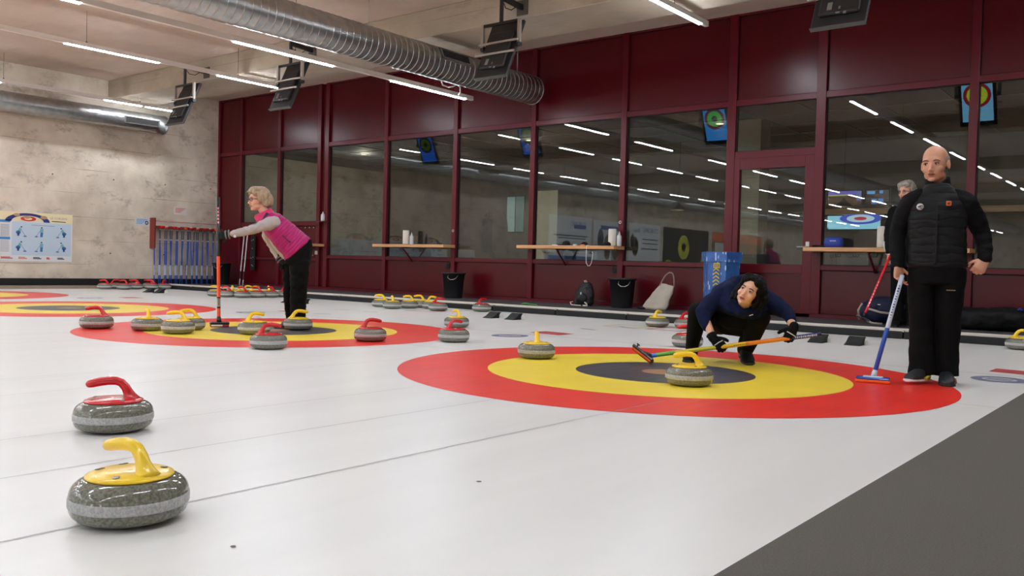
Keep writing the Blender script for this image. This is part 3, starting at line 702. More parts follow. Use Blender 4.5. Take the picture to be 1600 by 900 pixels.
# ---------------------------------------------------------------- wall shelves
def shelf(x0, x1, label, hooks):
    t = thing('wall_shelf', label, 'shelf', ((x0+x1)/2, YW-.05, 1.01), group='narrow wooden shelves on the wine red wall'); hw = (x1-x0)/2
    bm = bmesh.new(); box(bm, (-hw, -.32, 0), (hw, -.0, .055), bev=.004); obj('shelf_board', bm, M_wood, t)
    for s in ((-.18,) if hw < 1.2 else (-.6, .6)):
        bm = bmesh.new(); tube(bm, [(s, -.24, -.0), (s, -.24, -.02), (s+.02, -.01, -.26), (s+.02, 0, -.27)], .016, n=8); tube(bm, [(s, -.28, -.008), (s, 0, -.008)], .012, n=6); obj('bracket', bm, M_redframe, t)
    for k in range(hooks):
        hx = -hw+.2+k*(2*hw-.4)/max(1, hooks-1)
        bm = bmesh.new(); tube(bm, [(hx-.035,-.2,-.03),(hx-.035,-.2,-.055),(hx-.02,-.2,-.07),(hx,-.2,-.06),(hx,-.2,-.01),(hx,-.2,-.06),(hx+.02,-.2,-.07),(hx+.035,-.2,-.055),(hx+.035,-.2,-.03)], .005, n=6); obj('coat_hook', bm, M_black, t)
    return t
shelf(-12.88, -10.98, 'wooden wall shelf above the left black bin, holding one paper roll and bottle', 4)
shelf(-9.28, -7.33, 'wooden wall shelf in the middle, with white cord hanging from it', 6)
shelf(-4.33, -2.28, 'wooden wall shelf partly hidden by the man in black', 8)
shelf(-16.3, -14.72, 'wooden wall shelf behind the woman in the pink vest', 3)
def paper_roll(x, z=1.067, h=.27, label='', y=YW-.2):
    t = thing('paper_roll', label, 'paper towel', (x, y, z)); bm = bmesh.new(); lathe(bm, [(.018, 0), (.062, 0), (.064, .01), (.064, h-.01), (.062, h), (.02, h), (.018, h-.03)], 28); obj('paper', bm, mat('paper_white', (226, 220, 208), .9, bump=.3, bscale=60), t)
    bm = bmesh.new(); lathe(bm, [(.07, -.001), (.07, .004), (.01, .005)], 20); obj('stand', bm, M_black, t)
def bottle(x, z, label, h=.23, y=YW-.2, r=.038):
    t = thing('spray_bottle', label, 'bottle', (x, y, z)); bm = bmesh.new(); lathe(bm, [(.002, 0), (r-.003, 0), (r, .006), (r, h*.62), (r*.9, h*.7), (r*.4, h*.78), (r*.36, h*.82)], 24); obj('bottle_body', bm, mat('milky_plastic', (215, 218, 222), .35), t)
    bm = bmesh.new(); lathe(bm, [(r*.42, h*.8), (r*.42, h*.87), (r*.2, h*.9), (r*.16, h), (.001, h)], 16); obj('cap', bm, M_white, t)
paper_roll(-12.12, label='white paper roll on the left shelf beside one bottle')
bottle(-11.97, 1.067, 'white bottle right of the paper roll on the left shelf')
paper_roll(-7.47, label='white paper roll on the right end of the middle shelf')
bottle(-7.34, 1.067, 'white bottle at the very end of the middle shelf')
paper_roll(-3.35, label='white paper roll on the right shelf beside the hidden person', h=.28)
bottle(-14.76, 1.552, 'white bottle on the window ledge behind the pink vest', h=.2, y=YW-.07, r=.045)
bm = bmesh.new(); box(bm, (-14.95, YW-.12, 1.535), (-14.6, YW-.045, 1.551)); obj('ledge', bm, M_redframe, wall_back)
t = thing('pouch', 'small blue rounded pouch on the right shelf', 'bag', (-3.97, YW-.2, 1.066)); bm = bmesh.new(); loft(bm, [((0, 0, z), (.125*w, 0, 0), (0, .07*w, 0)) for z, w in ((0, .86), (.02, 1), (.07, 1.02), (.11, .95), (.135, .75), (.145, .4))], e=.75); obj('pouch_body', bm, mat('blue_fabric', (32, 58, 150), .6, bump=.3, bscale=40), t)
bm = bmesh.new(); box(bm, (-.03, -.078, .085), (.05, -.07, .092)); obj('zip_tag', bm, M_whitp, t)
t = thing('gloves', 'black gloves lying left of the blue pouch on the right shelf', 'gloves', (-4.16, YW-.2, 1.066)); bm = bmesh.new()
for a in (-.05, .04): ell(bm, (a, 0, .018), (.06, .05, .018)); cap(bm, (a, -.02, .015), (a+.08, -.03, .013), .012)
remeshed('glove_pair', bm, .006, mat('black_knit', (18, 18, 20), .9), t)
t = thing('cap', 'black cap in front of the paper roll on the middle shelf', 'hat', (-7.52, YW-.3, 1.066)); bm = bmesh.new(); ell(bm, (0, .03, .02), (.07, .07, .045)); ell(bm, (-.03, -.03, .01), (.07, .06, .01)); remeshed('cap_shell', bm, .006, mat('black_cloth', (17, 17, 19), .9), t)
t = thing('cord', 'white cord hanging in a loop from the middle shelf', 'cord', (-7.78, YW-.36, 1.06)); bm = bmesh.new(); tube(bm, [(-.06, .05, .008), (-.06, -.008, .008), (-.062, -.012, -.05), (-.065, -.012, -.2), (-.06, -.012, -.27), (-.03, -.012, -.32), (.01, -.012, -.32), (.04, -.012, -.27), (.052, -.012, -.2), (.06, -.012, -.12), (.05, -.012, -.09)], .005, n=8); obj('cord_loop', bm, M_white, t)
for q, (xx, cc, nm, sz) in enumerate([(-8.55, (225, 222, 215), 'white flat packet left of the bracket on the middle shelf', (.09, .05, .012)), (-8.14, (200, 205, 210), 'white and dark mask folded on the middle shelf', (.06, .05, .022)), (-7.99, (226, 110, 40), 'orange pouch lying flat on the middle shelf', (.07, .05, .022)), (-11.2, (40, 40, 42), 'small dark gadget on the left shelf', (.07, .05, .03)), (-8.32, (18, 18, 20), 'black knitted hat lying above the middle shelf bracket', (.12, .1, .09))]):
    t = thing('packet' if q != 4 else 'hat', nm, 'packet' if q != 4 else 'hat', (xx, YW-.26, 1.066)); bm = bmesh.new()
    if q == 4: ell(bm, (0, 0, .03), (.07, .06, .05)); ell(bm, (0, 0, .012), (.08, .07, .014)); remeshed('knit_shell', bm, .006, mat('black_knit', (18, 18, 20), .95), t)
    else: box(bm, (-sz[0]/2, -sz[1]/2, 0), (sz[0]/2, sz[1]/2, sz[2]), bev=sz[2]*.35); obj('wrapper', bm, mat('wrapper', cc, .6), t)

# ---------------------------------------------------------------- bins, bags, blue bin on the walkway
def black_bin(x, y, label, h=.46, r=.2):
    t = thing('waste_bin', label, 'bin', (x, y, .1)); bm = bmesh.new()
    lathe(bm, [(.002, .004), (r*.80, .0), (r*.82, .02), (r, h-.03), (r*1.1, h-.028), (r*1.12, h), (r*1.04, h), (r*.98, h-.02), (r*.80, .03), (.002, .02)], 36); obj('bucket', bm, mat('black_plastic', (24, 25, 27), .45, bump=.1, bscale=30), t)
    bm = bmesh.new(); tube(bm, [(r*.15+.03, -r*1.03, h-.045), (r*.15+.035, -r*1.15, h-.09), (.1, -r*1.05, h-.125), (.16, -r*.95, h-.125), (.2, -r*.8, h-.1), (.205, -r*.55, h-.05)], .006, n=8); obj('handle', bm, M_steel, t)
black_bin(-10.67, 11.74, 'black bucket bin under the left shelf'); black_bin(-7.13, 11.74, 'black bucket bin between backpack and cream tote')
black_bin(-17.95, 11.75, 'black bucket bin beside the blue brooms of the rack', h=.5)
# cream tote
t = thing('tote_bag', 'cream canvas tote leaning on the wine red wall', 'bag', (-6.53, 11.74, .1), radians(2)); bm = bmesh.new()
secs = [((-.02, .0, .0), (.19, 0, 0), (0, .07, 0)), ((-.015, .0, .03), (.205, 0, 0), (0, .085, 0)), ((.01, .03, .12), (.19, 0, 0), (0, .075, 0)), ((.045, .07, .22), (.165, 0, -.01), (0, .055, 0)), ((.075, .11, .3), (.14, 0, -.015), (0, .04, 0)), ((.095, .14, .36), (.125, 0, -.02), (0, .022, 0)), ((.105, .15, .385), (.12, 0, -.022), (0, .018, 0))]
loft(bm, secs, 36, e=.8); remeshed('bag_body', bm, .008, mat('canvas', (188, 178, 162), .85, var=.05, bump=.5, bscale=18), t, smooth=3, disp=(.012, 9))
bm = bmesh.new(); tube(bm, [(.0, .12, .36), (.003, .14, .40), (.012, .16, .44), (.028, .185, .485), (.05, .2, .525), (.078, .215, .555), (.105, .222, .567), (.132, .22, .565), (.158, .215, .55), (.18, .2, .51), (.195, .185, .46), (.207, .165, .41), (.215, .15, .35)], .013, n=10, flat=.6); obj('strap', bm, mat('beige_strap', (158, 132, 118), .7), t)
bm = bmesh.new(); ell(bm, (-.2, -.02, .02), (.12, .06, .022)); obj('loose_strap', bm, M_rubber, t)
# backpack
t = thing('backpack', 'black backpack with white straps left of the middle bin', 'bag', (-7.83, 11.72, .1)); bm = bmesh.new()
loft(bm, [((0, 0, 0), (.14, 0, 0), (0, .1, 0)), ((0, 0, .04), (.165, 0, 0), (0, .12, 0)), ((0, .03, .16), (.165, 0, 0), (0, .11, 0)), ((-.01, .07, .28), (.13, 0, 0), (0, .085, 0)), ((-.02, .1, .35), (.09, 0, 0), (0, .06, 0)), ((-.02, .11, .375), (.045, 0, 0), (0, .03, 0))], 30, e=.85)
ell(bm, (.02, -.1, .12), (.1, .05, .09)); remeshed('pack_body', bm, .009, mat('black_nylon', (16, 17, 18), .6, bump=.4, bscale=25), t, disp=(.008, 12))
bm = bmesh.new(); tube(bm, [(-.03, .08, .37), (-.045, .07, .395), (-.02, .08, .4), (.0, .09, .37)], .008, n=6); tube(bm, [(-.15, -.08, .06), (-.19, -.1, .05), (-.14, -.14, .01), (-.03, -.16, .008), (.05, -.15, .005)], .009, n=6); tube(bm, [(.1, -.12, .06), (.15, -.14, .04), (.18, -.16, .012), (.1, -.17, .008)], .011, n=6); bm.verts.index_update(); split_obj('strap', bm, M_board, t)
bm = bmesh.new(); ell(bm, (.05, -.16, .2), (.012, .006, .022)); obj('emblem', bm, M_whitp, t)
# blue patterned paper bin, hexagonal
t = thing('collection_bin', 'tall blue cardboard collection bin with yellow chevrons', 'bin', (-5.43, 11.62, .1), radians(8))
m_bb = mat('blue_card', (42, 88, 168), .35, coat=.2); nt = m_bb.node_tree; n = nt.nodes; L = nt.links
tc = n.new('ShaderNodeTexCoord'); mp = n.new('ShaderNodeMapping'); mp.inputs['Rotation'].default_value = (.3, .9, .4); mp.inputs['Scale'].default_value = (16, 16, 4); L.new(tc.outputs['Object'], mp.inputs[0])
vo = n.new('ShaderNodeTexVoronoi'); vo.inputs['Scale'].default_value = 1.6; L.new(mp.outputs[0], vo.inputs['Vector']); rr = n.new('ShaderNodeMapRange'); rr.inputs[1].default_value = .22; rr.inputs[2].default_value = .27; rr.inputs[3].default_value = 1; rr.inputs[4].default_value = 0; L.new(vo.outputs[0], rr.inputs[0])
no = n.new('ShaderNodeTexNoise'); no.inputs['Scale'].default_value = 9; L.new(tc.outputs['Object'], no.inputs['Vector'])
x1 = n.new('ShaderNodeMix'); x1.data_type = 'RGBA'; L.new(no.outputs[0], x1.inputs[0]); x1.inputs[6].default_value = lin((28, 60, 140)); x1.inputs[7].default_value = lin((70, 132, 205))
x2 = n.new('ShaderNodeMix'); x2.data_type = 'RGBA'; L.new(rr.outputs[0], x2.inputs[0]); L.new(x1.outputs[2], x2.inputs[6]); x2.inputs[7].default_value = lin((190, 212, 235)); L.new(x2.outputs[2], n['Principled BSDF'].inputs['Base Color'])
def hexr(bm, r, z, sq=.95): return [bm.verts.new((r*cos(a), r*sq*sin(a), z)) for a in [radians(k) for k in (-120, -60, 0, 60, 120, 180)]]
bm = bmesh.new(); rg = [hexr(bm, .245, 0), hexr(bm, .265, .74)]; ringfaces(bm, rg, True, 0, False); obj('card_body', bm, m_bb, t)
bm = bmesh.new(); rg = [hexr(bm, .29, .74), hexr(bm, .295, .875), hexr(bm, .28, .88), hexr(bm, .26, .86)]; ringfaces(bm, rg, True, 0, False); obj('lid', bm, m_bb, t)
bm = bmesh.new(); yf = -.225
for k in range(8):
    z = .67-.052*k-.05; v = [(-.045, z), (0, z+.035), (.045, z), (.045, z-.018), (0, z+.017), (-.045, z-.018)]; vs = [bm.verts.new((a, yf-.014*(b/.74)-.003, b)) for a, b in v]; bm.faces.new((vs[0], vs[1], vs[4], vs[5])); bm.faces.new((vs[1], vs[2], vs[3], vs[4]))
obj('chevron', bm, mat('chevron_yellow', (226, 196, 50), .5), t)
bm = bmesh.new(); y2 = yf-.016
for a0, b0, a1, b1 in ((-.04,.66,.05,.672), (-.04,.72,.05,.732), (-.04,.66,-.028,.73), (.038,.66,.05,.73), (-.015,.675,-.005,.715), (.005,.675,.03,.683), (.005,.693,.03,.7), (.005,.71,.03,.717), (.005,.675,.013,.715)): box(bm, (a0, y2-.002, b0-.01), (a1, y2+.002, b1-.01))
obj('pictogram', bm, mat('chevron_yellow2', (226, 196, 50), .5), t)
bm = bmesh.new(); cyl(bm, (-.02, -.236, .22), (.03, -.236, .15), .005, n=6); cyl(bm, (-.045, -.236, .19), (-.005, -.236, .13), .005, n=6); obj('pen_mark', bm, M_whitp, t)
# sports bags
t = thing('duffel_bag', 'navy sports bag with beige straps behind the red broom', 'bag', (-3.12, 11.55, .1)); bm = bmesh.new()
loft(bm, [((-.33, 0, .13), (0, .04, 0), (0, 0, .05)), ((-.31, 0, .14), (0, .13, 0), (0, 0, .12)), ((-.15, 0, .17), (0, .17, 0), (0, 0, .165)), ((.05, 0, .18), (0, .175, 0), (0, 0, .175)), ((.25, 0, .155), (0, .155, 0), (0, 0, .15)), ((.36, 0, .13), (0, .1, 0), (0, 0, .1)), ((.38, 0, .12), (0, .03, 0), (0, 0, .04))], 28, e=.8); remeshed('bag_body', bm, .01, mat('navy_nylon', (22, 28, 56), .6, spec=.25, bump=.5, bscale=14), t, disp=(.015, 8))
bm = bmesh.new()
for P_ in ([(-.3,-.1,.25),(-.34,-.12,.16),(-.33,-.1,.04)], [(-.22,-.17,.19),(-.05,-.2,.15),(.1,-.19,.14),(.13,-.17,.08)], [(-.25,-.16,.06),(-.15,-.2,.012),(-.02,-.21,.008)], [(.3,-.13,.25),(.36,-.12,.18),(.33,-.12,.08)], [(.22,-.1,.3),(.3,-.12,.27),(.36,-.05,.24)]): tube(bm, P_, .014, n=8)
bm.verts.index_update(); split_obj('strap', bm, mat('beige_webbing', (170, 160, 146), .8), t)
bm = bmesh.new(); ell(bm, (-.08, -.165, .245), (.02, .006, .006)); obj('emblem', bm, M_whitp, t)
t = thing('duffel_bag', 'long flat black sports bag right of the standing man', 'bag', (-2.02, 11.45, .1)); bm = bmesh.new()
loft(bm, [((-.5, 0, .1), (0, .08, 0), (0, 0, .09)), ((-.42, 0, .14), (0, .18, 0), (0, 0, .135)), ((-.1, 0, .13), (0, .19, 0), (0, 0, .13)), ((.25, 0, .14), (0, .18, 0), (0, 0, .135)), ((.46, 0, .12), (0, .15, 0), (0, 0, .115)), ((.5, 0, .1), (0, .06, 0), (0, 0, .06))], 28, e=.7); remeshed('bag_body', bm, .01, mat('black_nylon2', (17, 17, 19), .6, spec=.2, bump=.5, bscale=12), t, disp=(.02, 7))
bm = bmesh.new(); tube(bm, [(.34, -.1, .25), (.36, -.12, .27), (.39, -.1, .25)], .014, n=6); tube(bm, [(-.44, -.16, .28), (-.46, -.18, .2), (-.45, -.18, .12)], .012, n=6); bm.verts.index_update(); split_obj('strap', bm, mat('blue_strap', (40, 60, 160), .7), t)
t = thing('green_glove', 'green and black glove lying on the walkway edge', 'glove', (-8.36, 10.9, .1)); bm = bmesh.new(); ell(bm, (0, 0, .02), (.05, .035, .018)); cap(bm, (.03, 0, .012), (.24, -.03, .012), .012); cap(bm, (-.03, 0, .015), (-.1, .02, .012), .012); remeshed('glove_cloth', bm, .006, [mat('green_cloth', (70, 150, 70), .8)], t)

# ---------------------------------------------------------------- things on the concrete wall
def wallq(bm, y0, y1, z0, z1, x=.0, mi=0, d=.002):
    box(bm, (x, y0, z0), (x+d, y1, z1), mi)
def ovalp(bm, cy, cz, ry, rz, x, mi=0, r0=0, a0=0, a1=360, n=28):
    A = []; B = []
    for k in range(n+1):
        a = radians(a0+(a1-a0)*k/n); A.append(bm.verts.new((x, cy+ry*cos(a), cz+rz*sin(a)))); B.append(bm.verts.new((x, cy+ry*r0*cos(a), cz+rz*r0*sin(a))))
    for k in range(n):
        f = bm.faces.new((A[k], A[k+1], B[k+1], B[k])) if r0 else bm.faces.new((A[k], A[k+1], B[0])) if k not in (n-1,) or True else None
        if f: f.material_index = mi
def poly(bm, pts, x, mi=0): bm.faces.new([bm.verts.new((x, a, b)) for a, b in pts]).material_index = mi
PM = [mat('poster_white', (226, 228, 232), .5), mat('poster_cream', (240, 226, 184), .5), mat('poster_pale_blue', (196, 214, 230), .5), mat('poster_navy', (40, 52, 130), .5), mat('poster_red', (214, 60, 44), .5), mat('poster_sky', (70, 140, 205), .5), mat('poster_grey_text', (150, 156, 168), .6), mat('poster_figure_blue', (50, 110, 165), .5), mat('poster_dark', (40, 44, 56), .5), mat('poster_orange', (236, 130, 70), .5), mat('poster_teal', (120, 180, 195), .5), mat('poster_stone', (190, 150, 110), .5)]
def poster(y0, label):
    t = thing('poster', label, 'poster', (XL+.006, y0, .54)); W_ = 1.44; H = .99
    bm = bmesh.new(); box(bm, (.0, 0, 0), (.012, W_, H), bev=.002); b = obj('poster_board', bm, PM[0], t)
    bm = bmesh.new(); x = .0135
    poly(bm, [(0, H-.17), (W_, H-.24+.04), (W_, H), (0, H)], x, 1); poly(bm, [(.25, .12), (W_-.03, .12), (W_-.03, H-.2), (.25, H-.2)], x+.0006, 2)
    obj('print_background', bm, PM, b)
    bm = bmesh.new(); x = .0150
    ovalp(bm, .55, H-.19, .43, .17, x, 3, .72, 0, 180); ovalp(bm, .56, H-.13, .15, .05, x+.0004, 4, .5); ovalp(bm, .53, H-.1, .07, .03, x+.0008, 11); ovalp(bm, .34, H-.06, .06, .03, x+.0008, 11); ovalp(bm, .86, H-.09, .07, .035, x+.0008, 11)
    obj('print_rings', bm, PM, b)
    bm = bmesh.new()
    poly(bm, [(.0, H-.22), (.22, H-.22), (.22, H-.17), (0, H-.17)], x, 5); poly(bm, [(.0, .43), (.22, .43), (.22, .48), (0, .48)], x, 5)
    for k in range(11):
        poly(bm, [(.04, H-.27-k*.022), (.2, H-.27-k*.022), (.2, H-.262-k*.022), (.04, H-.262-k*.022)], x, 6)
        if k < 9: poly(bm, [(.04, .40-k*.026), (.2, .40-k*.026), (.2, .408-k*.026), (.04, .408-k*.026)], x, 6)
    poly(bm, [(.62, H-.26), (1.08, H-.262), (1.08, H-.25), (.62, H-.248)], x, 6); poly(bm, [(1.02, H-.165), (1.3, H-.17), (1.3, H-.155), (1.02, H-.15)], x, 8)
    for a, w, mi in ((.05, .22, 4), (.38, .16, 9), (.66, .16, 8), (.92, .07, 4), (1.14, .14, 8)):
        poly(bm, [(a, .05), (a+w, .05), (a+w, .068), (a, .068)], x, mi); poly(bm, [(a, .074), (a+w*.8, .074), (a+w*.8, .088), (a, .088)], x, mi)
    obj('print_text', bm, PM, b, kind='stuff')
    for r_ in range(2):
        for k in range(3):
            cy = .4+k*.42; cz = .56-r_*.3; bm = bmesh.new(); s = 1 if k == 0 else -1
            ovalp(bm, cy+.03*s*(k != 1), cz+.13, .016, .014, x, 8)
            if k == 1: poly(bm, [(cy-.03, cz+.02), (cy+.03, cz+.02), (cy+.035, cz+.11), (cy-.03, cz+.11)], x, 10); poly(bm, [(cy-.028, cz-.06), (cy+.02, cz-.06), (cy+.028, cz+.03), (cy-.02, cz+.03)], x+.0004, 7)
            else: poly(bm, [(cy-.05*s, cz+.04), (cy, cz+.01), (cy+.04*s, cz+.08), (cy, cz+.12)], x, 10); ovalp(bm, cy-.03*s, cz+.02, .045, .035, x+.0004, 7); poly(bm, [(cy-.05*s, cz-.05), (cy-.01*s, cz-.05), (cy-.01*s, cz+.02), (cy-.04*s, cz+.02)], x+.0006, 3)
            poly(bm, [(cy+.03*s, cz+.06), (cy+.04*s, cz+.06), (cy+.11*s, cz-.05), (cy+.1*s, cz-.05)], x, 5); ovalp(bm, cy+.1*s, cz-.055, .035, .009, x, 3)
            obj('print_figure', bm, PM, b)
    me = text_mesh('LE CURLING', .062, .0003); me.transform(Matrix.Translation((x+.001, 1.16, H-.095)) @ Matrix(((0,0,1,0),(1,0,0,0),(0,1,0,0),(0,0,0,1)))); me.materials.clear(); me.materials.append(PM[6]); obj('heading', None, None, b, mesh=me)
poster(7.235, 'rules poster with ring motif on the concrete wall'); poster(5.73, 'rules poster reflected behind the pink vest, second along the wall'); poster(4.3, 'rules poster third along the concrete wall, outside the picture')
for y0, y1, z0, z1, nm, cc in ((10.98, 11.3, 1.69, 1.87, 'white paper notice pinned above the broom rack', (228, 222, 216)), (10.05, 10.37, 1.40, 1.56, 'pale blue notice left of the broom rack', (208, 216, 226))):
    t = thing('notice', nm, 'notice', (XL, y0, z0)); bm = bmesh.new(); box(bm, (0, 0, 0), (.006, y1-y0, z1-z0)); b = obj('sheet', bm, mat('notice', cc, .7), t)
    bm = bmesh.new(); w = y1-y0; h = z1-z0
    for k in range(4): poly(bm, [(.03, h-.04-k*.03), (w*(.9-.12*k), h-.04-k*.03), (w*(.9-.12*k), h-.028-k*.03), (.03, h-.028-k*.03)], .0068, 0)
    if 'blue' in nm: ovalp(bm, w*.85, h*.35, .04, .045, .0072, 1, .5)
    obj('print', bm, [PM[4] if 'white' in nm else PM[5], PM[8]], b)
BAN = [mat('banner_white', (236, 240, 246), .6), mat('banner_blue', (60, 96, 176), .6), mat('banner_ink', (60, 66, 86), .6), mat('banner_brown', (120, 96, 76), .6), mat('banner_yellow', (205, 200, 50), .6), mat('banner_orange', (214, 92, 44), .6), mat('banner_dark', (44, 38, 34), .7), mat('banner_black', (24, 22, 24), .7)]
def banner(y0, y1, z0, z1, label, items, base=0, txt=None):
    t = thing('banner', label, 'banner', (XL+.004, y0, z0)); bm = bmesh.new(); box(bm, (0, 0, 0), (.01, y1-y0, z1-z0)); b = obj('banner_sheet', bm, BAN[base], t)
    bm = bmesh.new()
    for it in items:
        if it[0] == 'r': poly(bm, [(it[1], it[3]), (it[2], it[3]), (it[2], it[4]), (it[1], it[4])], .0118+it[6]*.0006 if len(it) > 6 else .0118, it[5])
        else: ovalp(bm, it[1], it[2], it[3], it[4], .0126, it[5], it[6] if len(it) > 6 else 0)
    obj('print', bm, BAN, b)
    for s, yy, zz, size, mi in (txt or []):
        me = text_mesh(s, size, .0004); me.transform(Matrix.Translation((.0135, yy, zz)) @ Matrix(((0,0,1,0),(1,0,0,0),(0,1,0,0),(0,0,0,1)))); me.materials.clear(); me.materials.append(BAN[mi]); obj('lettering', None, None, b, mesh=me)
banner(-4.1, -1.3, .92, 2.62, 'white banner with blue wave, seen reflected behind the middle shelf', [('r', 0, 2.8, 0, .22, 1), ('r', .4, 1.2, 1.25, 1.4, 1), ('r', .3, 2.5, .95, 1.0, 2), ('r', .4, 2.2, .86, .9, 2), ('r', .5, 2.3, .58, .64, 1)], 0, [('CURLING', .9, 1.42, .24, 1)])
banner(-6.35, -4.25, .95, 2.58, 'brown portrait banner, seen reflected left of the paper roll', [('r', .2, 1.6, 1.28, 1.44, 1), ('o', .5, .6, .25, .5, 3), ('o', 1.1, .6, .25, .5, 3), ('o', 1.6, .9, .22, .4, 2)], 0)
banner(-9.5, -6.9, .7, 2.62, 'white banner with round picture, seen reflected right of the middle shelf', [('o', 2.1, .95, .26, .4, 3), ('o', 2.1, .95, .2, .3, 0), ('r', .2, 1.5, 1.25, 1.3, 2), ('r', .2, 1.5, 1.08, 1.12, 2), ('r', .2, 1.6, .85, .9, 2), ('r', 0, 2.6, .1, .3, 1)], 0, [('CURLING', .85, 1.65, .3, 1), ('Rhein', 2.0, 1.62, .24, 2)])
banner(-14.2, -9.8, .5, 2.6, 'dark banner with yellow discs, seen reflected above the blue bin', [('o', 2.5, 1.25, .55, .55, 4), ('o', 2.5, 1.25, .2, .2, 7), ('o', 3.9, .35, .4, .33, 4), ('o', .5, .5, .3, .45, 4), ('r', 0, 4.4, .62, .72, 7)], 6)
banner(-20.5, -14.6, .6, 2.6, 'orange and white banner, seen reflected left of the glazed door', [('r', 0, 5.9, 1.55, 2.0, 5), ('r', 4.4, 5.6, .2, 1.5, 0), ('o', 3, .8, .6, .6, 3), ('o', 1.2, .9, .5, .5, 5)], 3)
# broom rack
t = thing('broom_rack', 'red wooden rack of upright hire brooms on the concrete wall', 'rack', (XL, 10.4, .055))
M_rack = mat('rack_red_brown', (128, 44, 34), .5, var=.1)
bm = bmesh.new(); box(bm, (0, .0, .84), (.2, .035, 1.52), bev=.003); obj('side_board', bm, M_rack, t)
bm = bmesh.new(); box(bm, (0, .035, 1.29), (.04, 1.75, 1.345)); box(bm, (.165, .035, 1.29), (.195, 1.75, 1.345)); obj('rail', bm, M_rack, t)
bm = bmesh.new(); tube(bm, [(.18, .035, 1.46), (.18, 1.75, 1.44)], .008, n=6); obj('guard_wire', bm, mat('pink_wire', (190, 120, 110), .5), t)
ang = [-.4, .6, -.8, -.3, .2, 1.4, -1.3, .5, .0, 2.0, -.7, 1.5, .2, -1.6, .9, -.4, .3, .8, -.2, .5, -1.2, .9, .1, -.5]
for k in range(24):
    yy = 10.49+k*.067+RND.uniform(-.015, .015); a = radians(ang[k]*1.6); xx = XL+.065+.055*(k % 2)
    b = thing('hire_broom', 'blue hire broom, %s from the left end of the red rack' % ORD[k], 'broom', (xx, yy, .057), 0, 'blue brooms in the rack')
    bm = bmesh.new(); top = Vector((.02, sin(a)*1.25, 1.28)); p0 = Vector((.02, -sin(a)*.2, 0)); shaft(bm, p0, top, .0125, [(.18, 0), (.36, 1), (.80, 0), (.82, 2), (.98, 3), (1, 2)], 8); obj('shaft', bm, [M_blue, M_pale, M_whitp, mat('grey_grip', (70, 78, 96), .5)], b)
    bm = bmesh.new(); obox(bm, top+Vector((0, 0, .03)), (.2, .055, .04), Matrix.Rotation(RND.uniform(-.25, .25), 3, 'Z'), bev=.008); hd = obj('broom_head', bm, [M_orange, M_hred, M_hred][k % 3], b)
    bm = bmesh.new(); obox(bm, top+Vector((0, 0, .058)), (.19, .05, .02), Matrix.Rotation(RND.uniform(-.25, .25), 3, 'Z'), bev=.004); obj('pad', bm, [M_whitp, M_orange, M_blk, M_whitp][k % 4], hd)
# two delivery sticks leaning by the corner, dark holder beside them
for k, xx in enumerate((-17.53, -17.40)):
    b = thing('delivery_stick', ('left' if k == 0 else 'right')+' of two white sticks with yellow grips leaning on the wine red wall', 'stick', (xx, YW-.2, .1), 0, 'white delivery sticks')
    bm = bmesh.new(); shaft(bm, (0, 0, .0), (.0, .11, 1.22), .013, [(.12-.02*k, 0), (.26, 1), (.94, 0), (1, 2)], 10); obj('stick', bm, [M_whitp, M_blk, M_yell], b)
    bm = bmesh.new(); tube(bm, [(-.05, .11, 1.19), (-.02, .1, 1.22), (.03, .1, 1.2), (.07, .1, 1.23)], .014, n=8); obj('yellow_hook', bm, M_yell, b)
t = thing('broom_holder', 'narrow black strip holder with screws beside the white sticks', 'holder', (-17.22, YW-.05, .45)); bm = bmesh.new(); box(bm, (-.08, -.03, 0), (.08, 0, .8), bev=.004); obj('holder_strip', bm, M_blk, t)
bm = bmesh.new()
for a, b in ((-.03, .68), (.03, .7), (.0, .5), (-.04, .28), (.03, .3), (-.02, .12), (.02, .1)): cyl(bm, (a, -.03, b), (a, -.04, b), .009, n=8)
obj('screw', bm, M_whitp, t)

# ---------------------------------------------------------------- room behind the glass
YI = 16.4
M_int = mat('lounge_wall', (74, 71, 68), .8, var=.05); M_dark = mat('lounge_ceiling', (58, 58, 58), .8)
bm = bmesh.new(); box(bm, (XL, YI+1.2, .1), (XR, YI+1.4, ZC)); wb2 = struct('wall_lounge', bm, M_int, label='grey back wall of the lounge behind the glass')
bm = bmesh.new(); box(bm, (XL, YW+.05, -.1), (XR, YI+2.6, .1)); struct('floor_lounge', bm, mat('lounge_floor', (110, 98, 86), .5), label='brown floor of the lounge behind the glass', cat='floor')
bm = bmesh.new(); box(bm, (XL+.01, YW+.055, 3.3), (XR, YI+1.2, 3.36)); cl = struct('ceiling_lounge', bm, M_dark, label='dark suspended ceiling of the lounge', cat='ceiling')
bm = bmesh.new()
for xx in range(-18, 4): box(bm, (xx, YW+.06, 3.29), (xx+.02, YI+1.2, 3.301))
for yy in (13, 14, 15, 16, 17): box(bm, (XL+.05, yy, 3.29), (XR, yy+.02, 3.301))
obj('ceiling_joint', bm, mat('ceiling_joint', (88, 88, 86), .8), cl)
bm = bmesh.new(); box(bm, (-6.5, 14.2, .1), (-6.0, 14.6, 3.3)); struct('column', bm, M_beam, label='pale concrete column behind the glazed door', cat='column')
